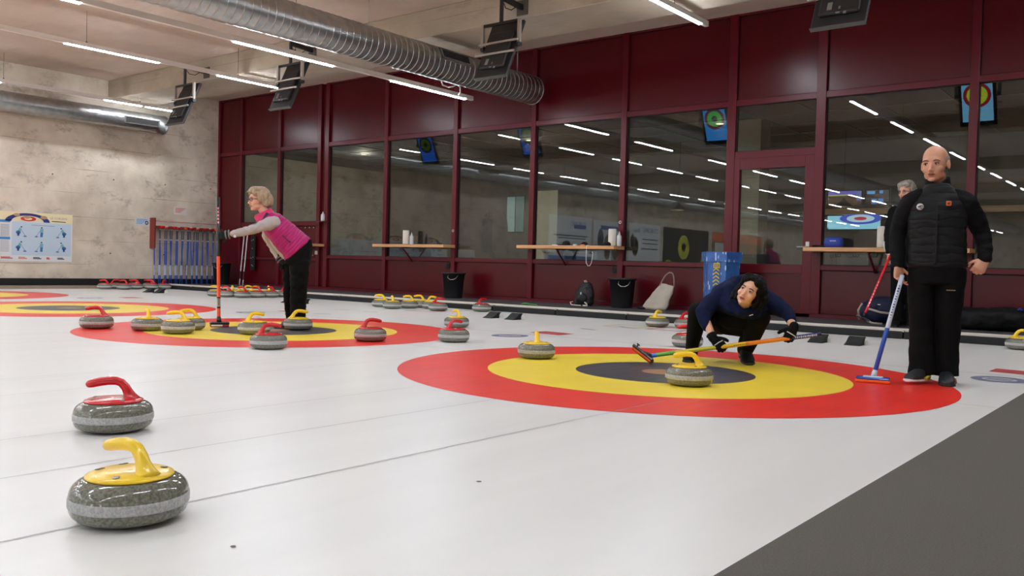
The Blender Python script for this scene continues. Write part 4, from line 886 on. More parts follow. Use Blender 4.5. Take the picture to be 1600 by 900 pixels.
# bright doorway window
t = thing('lounge_window', 'bright greenish window far inside the lounge', 'window', (-13.9, YI+1.19, 1.55)); bm = bmesh.new(); box(bm, (-.3, -.02, 0), (.3, 0, .95)); f = obj('frame', bm, M_black, t)
bm = bmesh.new(); box(bm, (-.27, -.03, .03), (-.02, -.02, .92)); obj('lit_pane', bm, emat('daylight_pane', (150, 185, 180), .45), f); bm = bmesh.new(); box(bm, (.02, -.03, .03), (.27, -.02, .92)); obj('lit_pane', bm, emat('daylight_pane2', (120, 160, 160), .3), f)
t = thing('lit_doorway', 'pale lit doorway behind the coats in the lounge', 'doorway', (-12.9, YI+1.19, .1)); bm = bmesh.new(); box(bm, (-.3, -.02, 0), (.3, 0, 2.5)); obj('lit_opening', bm, emat('lit_opening', (200, 190, 160), .28), t)
for k, (xx, yy, zz) in enumerate(((-8.45, 16, 1.92), (-5.17, 16, 1.92))):
    t = thing('pendant_lamp', ('black pendant lamp glowing over the curling screen' if k else 'glowing pendant lamp seen between middle shelf and door'), 'lamp', (xx, yy, zz)); bm = bmesh.new(); lathe(bm, [(.17, 0), (.165, .02), (.09, .08), (.05, .12), (.02, .15), (.01, .17)], 30); obj('lamp_shade', bm, M_black, t)
    bm = bmesh.new(); lathe(bm, [(.001, .012), (.155, .012), (.155, .006), (.001, .006)], 30); obj('glowing_bulb', bm, emat('warm_glow', (255, 190, 110), 2.2), t)
    bm = bmesh.new(); cyl(bm, (0, 0, .16), (0, 0, 3.3-zz-.001), .006, n=6); obj('flex', bm, M_black, t)
    l = bpy.data.lights.new('pendant', 'POINT'); l.energy = ROOM_LAMP; l.color = (1, .75, .5); l.shadow_soft_size = .1; o = bpy.data.objects.new('pendant_light', l); COL.objects.link(o); o.parent = t; o.location = (0, 0, -.12)
for xx in (-16, -11, -6.8, -1.5):
    t = thing('lounge_downlight', 'round lounge downlight '+{-16: 'nearest the concrete wall', -11: 'above the middle shelf', -6.8: 'beside the pale column', -1.5: 'at the near end'}[xx], 'ceiling light', (xx, 14.3, 3.29), group='lounge downlights'); bm = bmesh.new(); lathe(bm, [(.001, -.006), (.06, -.006), (.07, 0), (.001, 0)], 20); obj('lit_disc', bm, emat('downlight', (255, 236, 205), 2), t)
    l = bpy.data.lights.new('downlight', 'POINT'); l.energy = ROOM_LAMP*{-16: 7, -11: 2.0}.get(xx, .9); l.color = (1, .88, .72); l.shadow_soft_size = .1; o = bpy.data.objects.new('downlight_light', l); COL.objects.link(o); o.parent = t; o.location = (0, 0, -.15)
def tv(x0, x1, z0, z1, label, cols, rings=None, y=15.99):
    t = thing('television', label, 'screen', ((x0+x1)/2, y, z0)); w = (x1-x0)/2; h = z1-z0; bm = bmesh.new(); box(bm, (-w-.02, .0, -.02), (w+.02, .05, h+.02), bev=.006); b = obj('casing', bm, M_black, t)
    for q, (a0, b0, a1, b1, c_, s) in enumerate(cols): bm = bmesh.new(); box(bm, (-w+a0*2*w, -.004-.001*q, b0*h), (-w+a1*2*w, -.001-.001*q, b1*h)); obj('picture', bm, emat('picture', c_, s), b)
    if rings:
        for q, (r0, r1, c_) in enumerate(rings):
            bm = bmesh.new(); A = [bm.verts.new((.12*1+r1*cos(2*pi*k/40), -.0065-.0004*q, h*.78+r1*.28*sin(2*pi*k/40))) for k in range(40)]; bm.faces.new(A); obj('ring_picture', bm, emat('ring_picture', c_, .9), b)
    return t
tv(-5.44, -4.52, 1.52, 1.76, 'television showing a curling sheet in pale blue', [(0, 0, 1, 1, (150, 212, 236), .95), (.0, .0, .02, .1, (60, 80, 120), .5)], [(0, .36, (70, 90, 200)), (0, .24, (190, 220, 240)), (0, .11, (190, 60, 80))])
tv(-5.44, -4.86, 1.95, 2.2, 'television with colourful menu above the wooden beam', [(0, 0, 1, 1, (92, 68, 54), .6), (0, .72, .86, 1, (110, 100, 190), .9), (0, .66, .6, .74, (170, 180, 80), .9), (.86, .3, 1, .95, (120, 140, 210), .6)])
tv(-4.78, -4.4, 1.9, 2.2, 'dim television with two round blue emblems', [(0, 0, 1, 1, (78, 66, 64), .5), (.05, .78, .4, .95, (110, 170, 230), .8), (.25, .2, .48, .5, (90, 140, 210), .9), (.55, .2, .78, .5, (90, 140, 210), .9), (.6, .8, .75, .97, (110, 160, 230), .8)])
bm = bmesh.new(); box(bm, (-5.55, 15.85, 1.78), (.5, 15.98, 1.88)); tag(obj('wooden_beam', bm, M_wood), 'long light wooden beam above the curling television', 'beam')
bm = bmesh.new(); box(bm, (-5.6, 16.05, .1), (.6, 16.15, 2.35)); struct('partition', bm, mat('partition_brown', (88, 74, 66), .7), label='brown partition carrying the televisions', cat='partition')
def lounge_table(x, y, label):
    t = thing('lounge_table', label, 'table', (x, y, .1), group='tables in the lounge'); bm = bmesh.new(); box(bm, (-.6, -.35, .72), (.6, .35, .75), bev=.005); obj('tabletop', bm, mat('pale_top', (180, 160, 135), .5), t)
    for a in (-.52, .52):
        for b in (-.28, .28): bm = bmesh.new(); cyl(bm, (a, b, 0), (a, b, .72), .02, n=8); obj('leg', bm, M_black, t)
def lounge_chair(x, y, rz, label):
    t = thing('lounge_chair', label, 'chair', (x, y, .1), rz, group='grey chairs in the lounge'); m = mat('grey_shell', (120, 122, 124), .6)
    bm = bmesh.new(); box(bm, (-.22, -.22, .43), (.22, .22, .47), bev=.015); obj('seat', bm, m, t)
    bm = bmesh.new(); obox(bm, (0, .22, .68), (.44, .04, .42), Matrix.Rotation(radians(-8), 3, 'X'), bev=.015); obj('backrest', bm, m, t)
    for a in (-.18, .18):
        for b in (-.18, .18): bm = bmesh.new(); cyl(bm, (a, b, 0), (a, b, .43), .012, n=8); obj('leg', bm, M_black, t)
for xx, nm in ((-11.6, 'behind the left shelf'), (-8.8, 'behind the middle shelf'), (-3.6, 'behind the right shelf'), (-.8, 'at the near end')):
    lounge_table(xx, 13.5, 'pale lounge table '+nm)
    for s in (-1, 1): lounge_chair(xx+s*.35, 12.95, pi, 'grey lounge chair, %s one at the table %s' % ('left' if s < 0 else 'right', nm))
# coats on a stand near the lit doorway
t = thing('coat_stand', 'dark coats hanging before the lit doorway', 'coat stand', (-12.6, 15.2, .1)); bm = bmesh.new(); cyl(bm, (0, 0, 0), (0, 0, 1.9), .02, n=8); obj('post', bm, M_black, t)
for k, (a, cc) in enumerate(((-.2, (40, 40, 48)), (.15, (70, 68, 66)))):
    bm = bmesh.new(); loft(bm, [((a, 0, .9), (.2, 0, 0), (0, .1, 0)), ((a, 0, 1.3), (.2, 0, 0), (0, .12, 0)), ((a, 0, 1.65), (.18, 0, 0), (0, .1, 0)), ((a, 0, 1.8), (.06, 0, 0), (0, .05, 0))], 20); remeshed('coat', bm, .03, mat('coat', cc, .9), t, disp=(.03, 6))
# ---------------------------------------------------------------- people
V = Vector
def skin_mat(name, c, r2=.48):
    m = mat(name, c, r2, var=.05, vscale=25, bump=.08, bscale=140)
    m.node_tree.nodes['Principled BSDF'].inputs['Subsurface Weight'].default_value = .08
    m.node_tree.nodes['Principled BSDF'].inputs['Subsurface Radius'].default_value = (.02, .008, .004); return m
def headM(c, yaw_=0, pitch_=0, roll_=0, s=1):
    """head frame: face looks along -y; yaw>0 turns the face to screen left; roll>0 tips the crown to screen right; pitch>0 looks down"""
    R = Matrix.Rotation(roll_, 4, 'Y') @ Matrix.Rotation(-yaw_, 4, 'Z') @ Matrix.Rotation(pitch_, 4, 'X')
    return Matrix.Translation(V(c)) @ R @ Matrix.Diagonal((s, s, s, 1))
def head_prims(bm, M, female=False, thin=1.0):
    R = M.to_3x3(); s = R.col[0].length; Rn = R.normalized()
    def E_(c, r): ell(bm, M @ V(c), (r[0]*s, r[1]*s, r[2]*s), Rn, 24, 16)
    def C_(a, b, r0, r1): cap(bm, M @ V(a), M @ V(b), r0*s, r1*s)
    E_((0, .018, .040), (.074*thin, .094, .082)); E_((0, -.022, .0), (.067*thin, .066, .088)); E_((0, -.030, -.052), (.056*thin, .056, .056))
    E_((0, -.042, -.084), (.038*thin, .038, .026)); E_((0, -.070, -.096), (.019, .016, .014))
    for k in (-1, 1):
        E_((k*.036, -.056, -.030), (.026, .025, .026)); E_((k*.044*thin, -.022, -.066), (.015, .032, .024))
        E_((k*.030, -.075, .021), (.022, .010, .008)); E_((k*.0775*thin, .016, -.006), (.010, .019, .031)); E_((k*.0795*thin, .012, -.022), (.009, .012, .014))
        E_((k*.031, -.071, .000), (.016, .012, .011)); E_((k*.0105, -.095, -.039), (.0085, .009, .0075))
    E_((0, -.074, .028), (.036, .014, .020)); C_((0, -.078, .012), (0, -.100, -.030), .0085, .0105); E_((0, -.105, -.034), (.0105, .011, .0095))
    E_((0, -.079, -.062), (.026, .013, .016)); E_((0, -.083, -.056), (.02, .010, .006)); E_((0, -.081, -.069), (.019, .011, .0075))
def face_parts(parent, M, brow=(70, 55, 45), iris=(60, 45, 35), lips=(150, 80, 70), open_=False, squint=.6):
    R = M.to_3x3(); s = R.col[0].length; Rn = R.normalized()
    for k, nm in ((-1, 'right'), (1, 'left')):
        bm = bmesh.new(); ell(bm, M @ V((k*.031, -.0785, .001)), (.0125*s, .0065*s, .0062*s), Rn, 16, 10)
        e = obj('eye', bm, mat('eye_white', (205, 196, 188), .25), parent)
        bm = bmesh.new(); ell(bm, M @ V((k*.031-.002, -.0835, .001)), (.0055*s, .0022*s, .0056*s), Rn, 12, 8); obj('iris', bm, mat('iris', iris, .15), e)
        bm = bmesh.new(); tube(bm, [M @ V((k*.031-.015, -.079, .003)), M @ V((k*.031-.006, -.0855, .0088)), M @ V((k*.031+.006, -.0855, .0088)), M @ V((k*.031+.015, -.079, .003))], .0026*s, n=6); obj('eyelid', bm, mat('lash', (56, 36, 30), .6), e)
        bm = bmesh.new(); tube(bm, [M @ V((k*.014, -.087, .020)), M @ V((k*.028, -.089, .027)), M @ V((k*.042, -.083, .025)), M @ V((k*.052, -.073, .018))], [.0025*s, .0038*s, .0034*s, .0018*s], n=8); obj('eyebrow', bm, mat('brow', brow, .9), parent)
    bm = bmesh.new()
    tube(bm, [M @ V((-.024, -.083, -.063)), M @ V((-.010, -.0925, -.0575)), M @ V((0, -.0935, -.0592)), M @ V((.010, -.0925, -.0575)), M @ V((.024, -.083, -.063))], [.0012*s, .0036*s, .0036*s, .0036*s, .0012*s], n=8)
    tube(bm, [M @ V((-.022, -.082, -.065)), M @ V((-.008, -.0915, -.0695)), M @ V((.008, -.0915, -.0695)), M @ V((.022, -.082, -.065))], [.0012*s, .0042*s, .0042*s, .0012*s], n=8)
    l = obj('lips', bm, mat('lips', lips, .45), parent)
    bm = bmesh.new(); tube(bm, [M @ V((-.02, -.086, -.0638)), M @ V((0, -.0945, -.0638)), M @ V((.02, -.086, -.0638))], [.001*s, (.0032 if open_ else .0018)*s, .001*s], n=6); obj('mouth_line', bm, mat('mouth_dark', (70, 28, 26), .6), l)

def hand_prims(bm, wrist, d, n_, curl=(35, 45, 30), thumb=1, s=1.0, spread=4, grow=0, tcurl=40, fcurl=None):
    """wrist point, d towards the fingers, n_ out of the palm (fingers curl that way), thumb=+1/-1 side along d x n"""
    d = V(d).normalized(); n_ = V(n_); n_ = (n_ - d*n_.dot(d)).normalized(); side = d.cross(n_)*thumb
    L = .088*s; w = V(wrist)
    secs = []
    for t_, hw, ht in ((-.12, .027, .021), (.08, .030, .019), (.45, .038, .016), (.85, .042, .0145), (1.02, .038, .011)):
        secs.append((w + d*L*t_, side*(hw*s+grow), n_*(ht*s+grow)))
    loft(bm, secs, 20, e=.8)
    offs = (.031, .0105, -.010, -.029); lens = (.070, .079, .073, .056); rad = (.0086, .0090, .0086, .0076)
    for i in range(4):
        base = w + d*L*(.94 if i < 3 else .86) + side*offs[i]*s
        a0 = radians(spread*(1.2-i*.9)); dd = (d*cos(a0) + side*sin(a0)).normalized(); ax = None
        p = base; ca = 0; cu = (fcurl[i] if fcurl else curl); seg = (.45, .31, .24); r = rad[i]*s+grow
        pts = [p - dd*.012*s]; rs = [r*1.08]
        pts.append(p); rs.append(r*1.06)
        for k in range(3):
            ca += radians(cu[k]); v = dd*cos(ca) + n_*sin(ca); p = p + v*lens[i]*s*seg[k]; pts.append(p); rs.append(r*(1-.07*(k+1)))
        chain(bm, pts, rs)
    tb = w + d*L*.20 + side*.024*s; t1 = (side*.75 + d*.62 + n_*.25).normalized(); tc_ = radians(tcurl)
    t2 = (t1*cos(tc_) + (n_*.8 + d*.5 - side*.3).normalized()*sin(tc_)).normalized()
    p1 = tb + t1*.034*s; p2 = p1 + (t1*.6+t2*.4).normalized()*.030*s; p3 = p2 + t2*.024*s
    chain(bm, [tb, p1, p2, p3], [.0135*s+grow, .0108*s+grow, .0098*s+grow, .0082*s+grow])
def shoe_prims(bm, heel, toe, h=.075, w=.046, z0=0.0, tilt=0):
    """upper of a shoe between heel and toe points on the ground"""
    heel = V(heel); toe = V(toe); d = (toe-heel); L = d.length; d.normalize(); s_ = d.cross(V((0,0,1))).normalized(); u = s_.cross(d).normalized()
    secs = []
    for t_, hw, ht, up_ in ((.0, .55, .55, .5), (.05, .78, .9, .48), (.2, .82, 1.0, .5), (.4, .85, .95, .5), (.62, 1.0, .70, .4), (.8, 1.0, .52, .33), (.94, .75, .40, .27), (1.0, .4, .25, .2)):
        secs.append((heel + d*L*t_ + u*(h*ht*.5+.006), s_*w*hw, u*h*ht*.5))
    loft(bm, secs, 20, e=.85)
def sole_prims(bm, heel, toe, w=.047, t=.02):
    heel = V(heel); toe = V(toe); d = (toe-heel); L = d.length; d.normalize(); s_ = d.cross(V((0,0,1))).normalized(); u = s_.cross(d).normalized()
    secs = []
    for t_, hw in ((-.02, .5), (.02, .78), (.2, .84), (.42, .8), (.65, 1.02), (.85, .98), (.97, .7), (1.02, .35)): secs.append((heel + d*L*t_ + u*t*.5, s_*w*hw, u*t*.5))
    loft(bm, secs, 20, e=.6)
def person(loc, rotz, label): return thing('person', label, 'person', loc, rotz)
VOX = .0052
# ================================================================ standing man in black
P_MAN = (-1.42, 6.33, 0); R_MAN = .2207
p = person(P_MAN, R_MAN, 'bald man standing in black quilted jacket and trousers, leaning a blue and white broom')
sk = skin_mat('skin_man', (206, 150, 122))
HM = headM((-.034, .0, 1.452), radians(15), radians(4), radians(-2), 1.04)
bm = bmesh.new(); head_prims(bm, HM)
cap(bm, (-.02, .03, 1.38), (-.012, .04, 1.26), .054, .05)
chain(bm, [(-.01, .03, 1.16), (0, .0, 1.05), (0, 0, .80)], [.085, .10, .10])
chain(bm, [(-.16, 0, 1.20), (-.245, .04, .985), (-.232, -.05, .77)], [.045, .038, .028])
chain(bm, [(.155, 0, 1.20), (.262, .075, 1.0), (.281, -.01, .825)], [.045, .038, .029])
chain(bm, [(-.095, 0, .76), (-.08, -.02, .42), (-.07, -.06, .09)], [.08, .055, .038]); chain(bm, [(.09, 0, .76), (.078, .0, .42), (.075, .03, .09)], [.08, .055, .038])
hand_prims(bm, (-.232, -.055, .775), (.06, -.12, -1), (.25, -.25, -.1), curl=(30, 55, 35), thumb=-1, s=.98, fcurl=[(18, 30, 20), (26, 45, 30), (32, 52, 34), (36, 55, 36)], tcurl=30)
hand_prims(bm, (.281, -.012, .822), (-.42, -.45, -.72), (-.30, .85, -.30), curl=(70, 92, 60), thumb=-1, s=1.02, tcurl=95, spread=1)
body = remeshed('body', bm, VOX, sk, p, smooth=2)
face_parts(p, HM, brow=(120, 84, 66), iris=(60, 50, 45), lips=(160, 96, 84), open_=True)
# close cropped grey sides
bm = bmesh.new(); R3 = HM.to_3x3().normalized()
for k in (-1, 1): ell(bm, HM @ V((k*.060, .030, .030)), (.020, .055, .036), R3); ell(bm, HM @ V((k*.055, .06, .0)), (.022, .04, .04), R3)
ell(bm, HM @ V((0, .090, .0)), (.058, .028, .052), R3)
remeshed('cropped_hair', bm, .006, mat('grey_stubble', (168, 148, 134), .9, bump=.6, bscale=220), p, smooth=3)
mj = quilt(mat('jacket_quilted_black', (22, 23, 25), .6, spec=.2), (0, .15, 1), .055, .0045, .8)
ms = mat('softshell_black', (17, 17, 19), .8, spec=.14, var=.1, bump=.3, bscale=18)
bm = bmesh.new()
loft(bm, [((-.002, 0, .765), (.178, 0, 0), (0, .118, 0)), ((-.003, 0, .79), (.187, 0, 0), (0, .126, 0)), ((-.004, 0, .86), (.182, 0, 0), (0, .124, 0)), ((-.006, 0, .97), (.178, 0, 0), (0, .122, 0)), ((-.008, 0, 1.1), (.184, 0, 0), (0, .124, 0)), ((-.006, .005, 1.19), (.18, 0, 0), (0, .114, 0)), ((-.006, .01, 1.245), (.15, 0, 0), (0, .095, 0)), ((-.008, .014, 1.28), (.105, 0, 0), (0, .088, 0)), ((-.012, .014, 1.325), (.077, 0, 0), (0, .072, 0))], 40, e=.9)
tube(bm, [(-.01, -.11, 1.12), (-.01, -.112, 1.0), (-.01, -.115, .8)], .018, n=8)
remeshed('jacket', bm, .007, mj, p, smooth=4, disp=(.006, 9, (1, 1, 2.2)))
bm = bmesh.new()
chain(bm, [(-.115, .01, 1.225), (-.17, .0, 1.195), (-.222, .02, 1.10), (-.248, .04, .985), (-.243, -.01, .875), (-.234, -.045, .785)], [.072, .072, .063, .055, .050, .043])
remeshed('sleeve', bm, .007, ms, p, smooth=6, disp=(.006, 13, (1, 1, 2)), sfac=.6)
bm = bmesh.new()
chain(bm, [(.10, .01, 1.225), (.158, .0, 1.192), (.218, .04, 1.10), (.262, .075, 1.0), (.277, .035, .91), (.280, -.005, .838)], [.072, .073, .062, .055, .050, .044])
remeshed('sleeve', bm, .007, ms, p, smooth=6, disp=(.006, 13, (1, 1, 2)), sfac=.6)
bm = bmesh.new(); N = 30; rings = []
for z, rx, ry, dy, dx in ((1.275, .098, .082, .018, -.012), (1.32, .079, .072, .016, -.012), (1.362, .074, .072, .014, -.014), (1.375, .071, .07, .014, -.014), (1.372, .063, .062, .014, -.014), (1.32, .066, .06, .016, -.012), (1.285, .07, .06, .018, -.012)):
    R_ = []
    for j in range(N):
        a = 2*pi*j/N; front = max(0, -sin(a)); zz = z-(.055*front**3 if z > 1.3 else 0); R_.append(bm.verts.new((dx+rx*cos(a), dy+ry*sin(a), zz)))
    rings.append(R_)
ringfaces(bm, rings, False, closed=True); obj('collar', bm, ms, p)
bm = bmesh.new(); box(bm, (-.0135, -.140, .80), (-.0065, -.128, 1.22)); zp = obj('zip', bm, mat('zip_black', (12, 12, 13), .3), p)
def badge(nm, u, z, r, c_, y=-.133, inner=None):
    bm = bmesh.new(); lathe(bm, [(.001, -.002), (r, -.002), (r, .002), (.001, .002)], 24, axis='Y'); o = obj(nm, bm, mat(nm+'_colour', c_, .5), p, loc=(u, y, z), label=None)
    return o
b_ = badge('chest_logo', -.112, 1.165, .022, (205, 205, 206), -.112); bm = bmesh.new(); box(bm, (-.013, -.005, -.004), (.004, -.002, .003)); box(bm, (-.003, -.005, .004), (.016, -.002, .009)); box(bm, (.0, -.005, -.012), (.012, -.002, -.007)); obj('logo_detail', bm, mat('logo_dark', (50, 50, 54), .5), b_)
bm = bmesh.new(); box(bm, (-.016, -.003, -.016), (.016, .002, .016), bev=.004); b_ = obj('chest_emblem', bm, mat('emblem_orange', (205, 96, 34), .5), p, loc=(.056, -.126, 1.185)); bm = bmesh.new(); lathe(bm, [(.004, -.005), (.008, -.005), (.008, -.002), (.004, -.002)], 12, axis='Y'); obj('emblem_detail', bm, mat('emblem_dark', (90, 40, 16), .5), b_)
mt = mat('trousers_black', (11, 11, 12), .8, spec=.14, bump=.3, bscale=14)
bm = bmesh.new()
loft(bm, [((0, 0, .82), (.165, 0, 0), (0, .11, 0)), ((0, 0, .74), (.178, 0, 0), (0, .118, 0)), ((0, 0, .66), (.17, 0, 0), (0, .11, 0))], 30, e=.9)
for P_, ry_ in (([(-.092, 0, .72), (-.086, -.01, .56), (-.08, -.02, .42), (-.074, -.035, .25), (-.068, -.05, .11), (-.066, -.055, .055)], 1), ([(.088, 0, .72), (.084, .0, .56), (.08, .0, .42), (.077, .012, .25), (.076, .022, .11), (.076, .025, .05)], 1)):
    loft(bm, [(c_, (r_, 0, 0), (0, r_*1.02, 0)) for c_, r_ in zip(P_, (.09, .086, .078, .077, .08, .084))], 26)
remeshed('trousers', bm, .0075, mt, p, smooth=3, disp=(.006, 9, (1, 1, 1.4)))
bm = bmesh.new(); box(bm, (.062, -.104, .618), (.115, -.098, .624)); obj('trouser_print', bm, mat('print_tan', (150, 120, 90), .5), p)
mshoe = mat('shoe_dark', (28, 30, 34), .5); msole = mat('sole_dark', (40, 38, 36), .6)
for hl, te in (((-.035, -.03, .012), (-.145, -.235, .02)), ((.075, .05, .0), (.09, -.20, .0))):
    bm = bmesh.new(); shoe_prims(bm, hl, te, h=.09, w=.05); s_ = remeshed('shoe', bm, .006, mshoe, p, smooth=3)
    bm = bmesh.new(); sole_prims(bm, hl, te, w=.052, t=.018); obj('sole', bm, M_whitp if hl[0] < 0 else msole, s_)
    bm = bmesh.new(); d_ = (V(te)-V(hl)); q = V(hl)+d_*.12; tube(bm, [q+V((.03, 0, .04)), q+d_*.25+V((.052, 0, .035)), q+d_*.42+V((.052, 0, .02))], .011, n=8); obj('shoe_flash', bm, mat('flash_yellow', (190, 180, 40), .5) if hl[0] < 0 else mat('flash_orange', (170, 100, 40), .5), s_)
bm = bmesh.new(); tube(bm, [(-.232+.034*cos(2*pi*k/20), -.05+.034*sin(2*pi*k/20), .79+.004*sin(2*pi*k/20)) for k in range(20)], .004, n=6, closed=True); obj('cuff', bm, ms, p)

def local2world(loc, rz, v): return Matrix.Translation(V(loc)) @ Matrix.Rotation(rz, 4, 'Z') @ V(v)
# his broom
t = thing('curling_broom', 'blue and white curling broom with orange pad held by the standing man', 'broom', P_MAN, R_MAN)
b0 = V((-.350, -.27, .034)); b1 = V((-.203, -.114, .710))
bm = bmesh.new(); shaft(bm, b0, b1, .0145, [(.48, 0), (.55, 1), (1, 1)], 16); sh = obj('shaft', bm, [M_blue, M_pale], t)
bm = bmesh.new(); dd = (b1-b0).normalized(); xs = V((1, 0, 0)); xs = (xs-dd*xs.dot(dd)).normalized(); ys = V((0, -1, 0)); ys = (ys-dd*ys.dot(dd)).normalized(); zs = xs.cross(ys)
for k in range(13):
    c_ = b0.lerp(b1, .58+k*.026)+ys*.0146; wd = RND.choice((.006, .008, .010)); obox(bm, c_, (.010 if k % 3 else .005, .001, wd), Matrix((xs, ys, dd)).transposed())
obj('shaft_print', bm, mat('print_navy', (50, 60, 110), .4), sh)
bm = bmesh.new(); cyl(bm, b0+V((0, 0, .0)), b0+dd*.05, .02, .016); hb = obj('head_joint', bm, M_pale, t)
bm = bmesh.new(); obox(bm, (-.352, -.275, .030), (.205, .085, .014), Matrix.Identity(3), bev=.006); hd = obj('broom_head', bm, [M_blue], t)
bm = bmesh.new(); obox(bm, (-.352, -.275, .039), (.12, .05, .01), Matrix.Identity(3), bev=.004); obj('head_top', bm, mat('head_pale', (190, 215, 225), .4), hd)
bm = bmesh.new(); obox(bm, (-.352, -.275, .012), (.215, .095, .022), Matrix.Identity(3), bev=.010); obj('pad', bm, M_pad, hd)
# ================================================================ crouching woman in navy
P_CR = (-2.9, 6.35, 0); R_CR = .4284
p = person(P_CR, R_CR, 'dark-haired woman in navy hoodie crouching with a yellow and orange broom')
sk = skin_mat('skin_crouching', (232, 178, 148))
HM = headM((.148, -.36, .562), radians(20), radians(2), radians(27), .98)
bm = bmesh.new(); head_prims(bm, HM, thin=.96)
chain(bm, [HM @ V((0, .02, -.06)), (.12, -.20, .47), (.115, -.08, .44)], [.048, .05, .07])
chain(bm, [(.11, -.08, .46), (.08, .10, .43), (.03, .22, .36)], [.11, .10, .08])
chain(bm, [(-.055, -.07, .51), (-.185, -.20, .38), (-.100, -.357, .212)], [.045, .036, .026])
chain(bm, [(.28, -.07, .49), (.425, -.21, .405), (.462, -.33, .318)], [.045, .036, .026])
chain(bm, [(-.06, .25, .30), (-.225, -.08, .40), (-.268, .03, .10)], [.08, .052, .038]); chain(bm, [(.12, .25, .30), (.23, -.15, .40), (.15, .0, .12)], [.08, .052, .038])
hL = dict(wrist=(-.098, -.362, .208), d=(.66, -.20, -.62), n_=(-.1, .92, -.35), curl=(28, 62, 45), thumb=1, s=.95, tcurl=35)
hR = dict(wrist=(.462, -.335, .312), d=(-.34, -.10, -.90), n_=(-.15, .95, .0), curl=(28, 62, 45), thumb=-1, s=.95, tcurl=35)
hand_prims(bm, **hL); hand_prims(bm, **hR)
body = remeshed('body', bm, VOX, sk, p, smooth=2)
face_parts(p, HM, brow=(52, 38, 32), iris=(45, 30, 24), lips=(190, 100, 92), open_=True)
mg = mat('glove_black', (15, 15, 17), .75, spec=.14, bump=.3, bscale=80)
for h_, nm in ((hL, 0), (hR, 1)):
    bm = bmesh.new(); hand_prims(bm, grow=.0045, **h_); w_ = V(h_['wrist']); d_ = V(h_['d']).normalized(); cap(bm, w_-d_*.012, w_+d_*.02, .034, .033)
    g = remeshed('glove', bm, .005, mg, p, smooth=1)
    sd = d_.cross(V(h_['n_'])).normalized(); nn = -(V(h_['n_'])-d_*V(h_['n_']).dot(d_)).normalized()
    bm = bmesh.new(); tube(bm, [w_+d_*.045-sd*.035+nn*.014, w_+d_*.05+nn*.027, w_+d_*.055+sd*.035+nn*.014], .0035, n=6); obj('reflective_stripe', bm, M_silv if False else M_whitp, g)
# hair
mh = mat('hair_dark', (9, 7, 7), .5, spec=.14, bump=.5, bscale=60, stretch=(3, 3, .6))
bm = bmesh.new(); R3 = HM.to_3x3().normalized()
def HE(c_, r_): ell(bm, HM @ V(c_), r_, R3)
HE((0, .045, .052), (.088, .090, .088)); HE((0, .0, .098), (.070, .070, .034)); HE((.0, .10, .0), (.075, .06, .08)); HE((-.045, -.045, .085), (.038, .03, .03)); HE((.045, -.045, .085), (.038, .03, .03))
for k in (-1, 1):
    HE((k*.074, -.004, .045), (.022, .05, .05)); HE((k*.078, .02, -.005), (.020, .045, .05)); HE((k*.073, .03, -.06), (.022, .04, .045))
chain(bm, [HM @ V((.05, .05, .05)), HM @ V((.10, .06, 0)), HM @ V((.12, .05, -.08))], [.04, .035, .015]); chain(bm, [HM @ V((-.06, .05, .03)), HM @ V((-.10, .06, -.03)), HM @ V((-.11, .03, -.10))], [.04, .032, .012])
remeshed('hair', bm, .006, mh, p, smooth=1, disp=(.012, 24))
# hoodie
mn = mat('hoodie_navy', (20, 28, 58), .9, spec=.14, var=.08, bump=.6, bscale=18)
bm = bmesh.new()
A = V((.10, -.16, .44)); 
loft(bm, [((.035, .30, .40), (.15, 0, 0), (0, .05, .10)), ((.03, .22, .43), (.185, 0, 0), (0, .07, .13)), ((.05, .08, .475), (.20, 0, -.01), (0, .08, .145)), ((.08, -.04, .490), (.21, 0, -.02), (0, .07, .135)), ((.10, -.13, .475), (.205, 0, -.03), (0, .06, .115)), ((.11, -.20, .445), (.16, 0, -.03), (0, .045, .085)), ((.115, -.235, .42), (.10, 0, -.02), (0, .03, .05))], 36)
cap(bm, (-.06, -.05, .525), (.02, .0, .555), .085, .095); cap(bm, (.27, -.05, .50), (.19, .0, .54), .082, .095)
# sleeves
chain(bm, [(-.05, -.06, .525), (-.12, -.13, .465), (-.185, -.195, .39), (-.168, -.25, .325), (-.152, -.28, .292)], [.080, .072, .060, .048, .040])
chain(bm, [(.27, -.06, .505), (.35, -.13, .458), (.418, -.2, .415), (.44, -.24, .385), (.449, -.268, .362)], [.078, .070, .056, .046, .040])
# hood folded behind the neck
chain(bm, [(.0, -.12, .57), (.04, .02, .62), (.13, .06, .64), (.21, .02, .61), (.25, -.10, .55)], [.045, .055, .055, .055, .045])
chain(bm, [(.0, -.12, .565), (.02, -.22, .47), (.09, -.285, .405), (.17, -.28, .405), (.24, -.20, .47), (.25, -.10, .55)], [.04, .035, .03, .03, .035, .04])
remeshed('hoodie', bm, .0075, mn, p, smooth=9, disp=(.007, 11), sfac=.6)
bm = bmesh.new(); obox(bm, (.165, -.318, .39), (.028, .004, .006), Matrix.Rotation(radians(-20), 3, 'Y')); obj('chest_mark', bm, M_whitp, p)
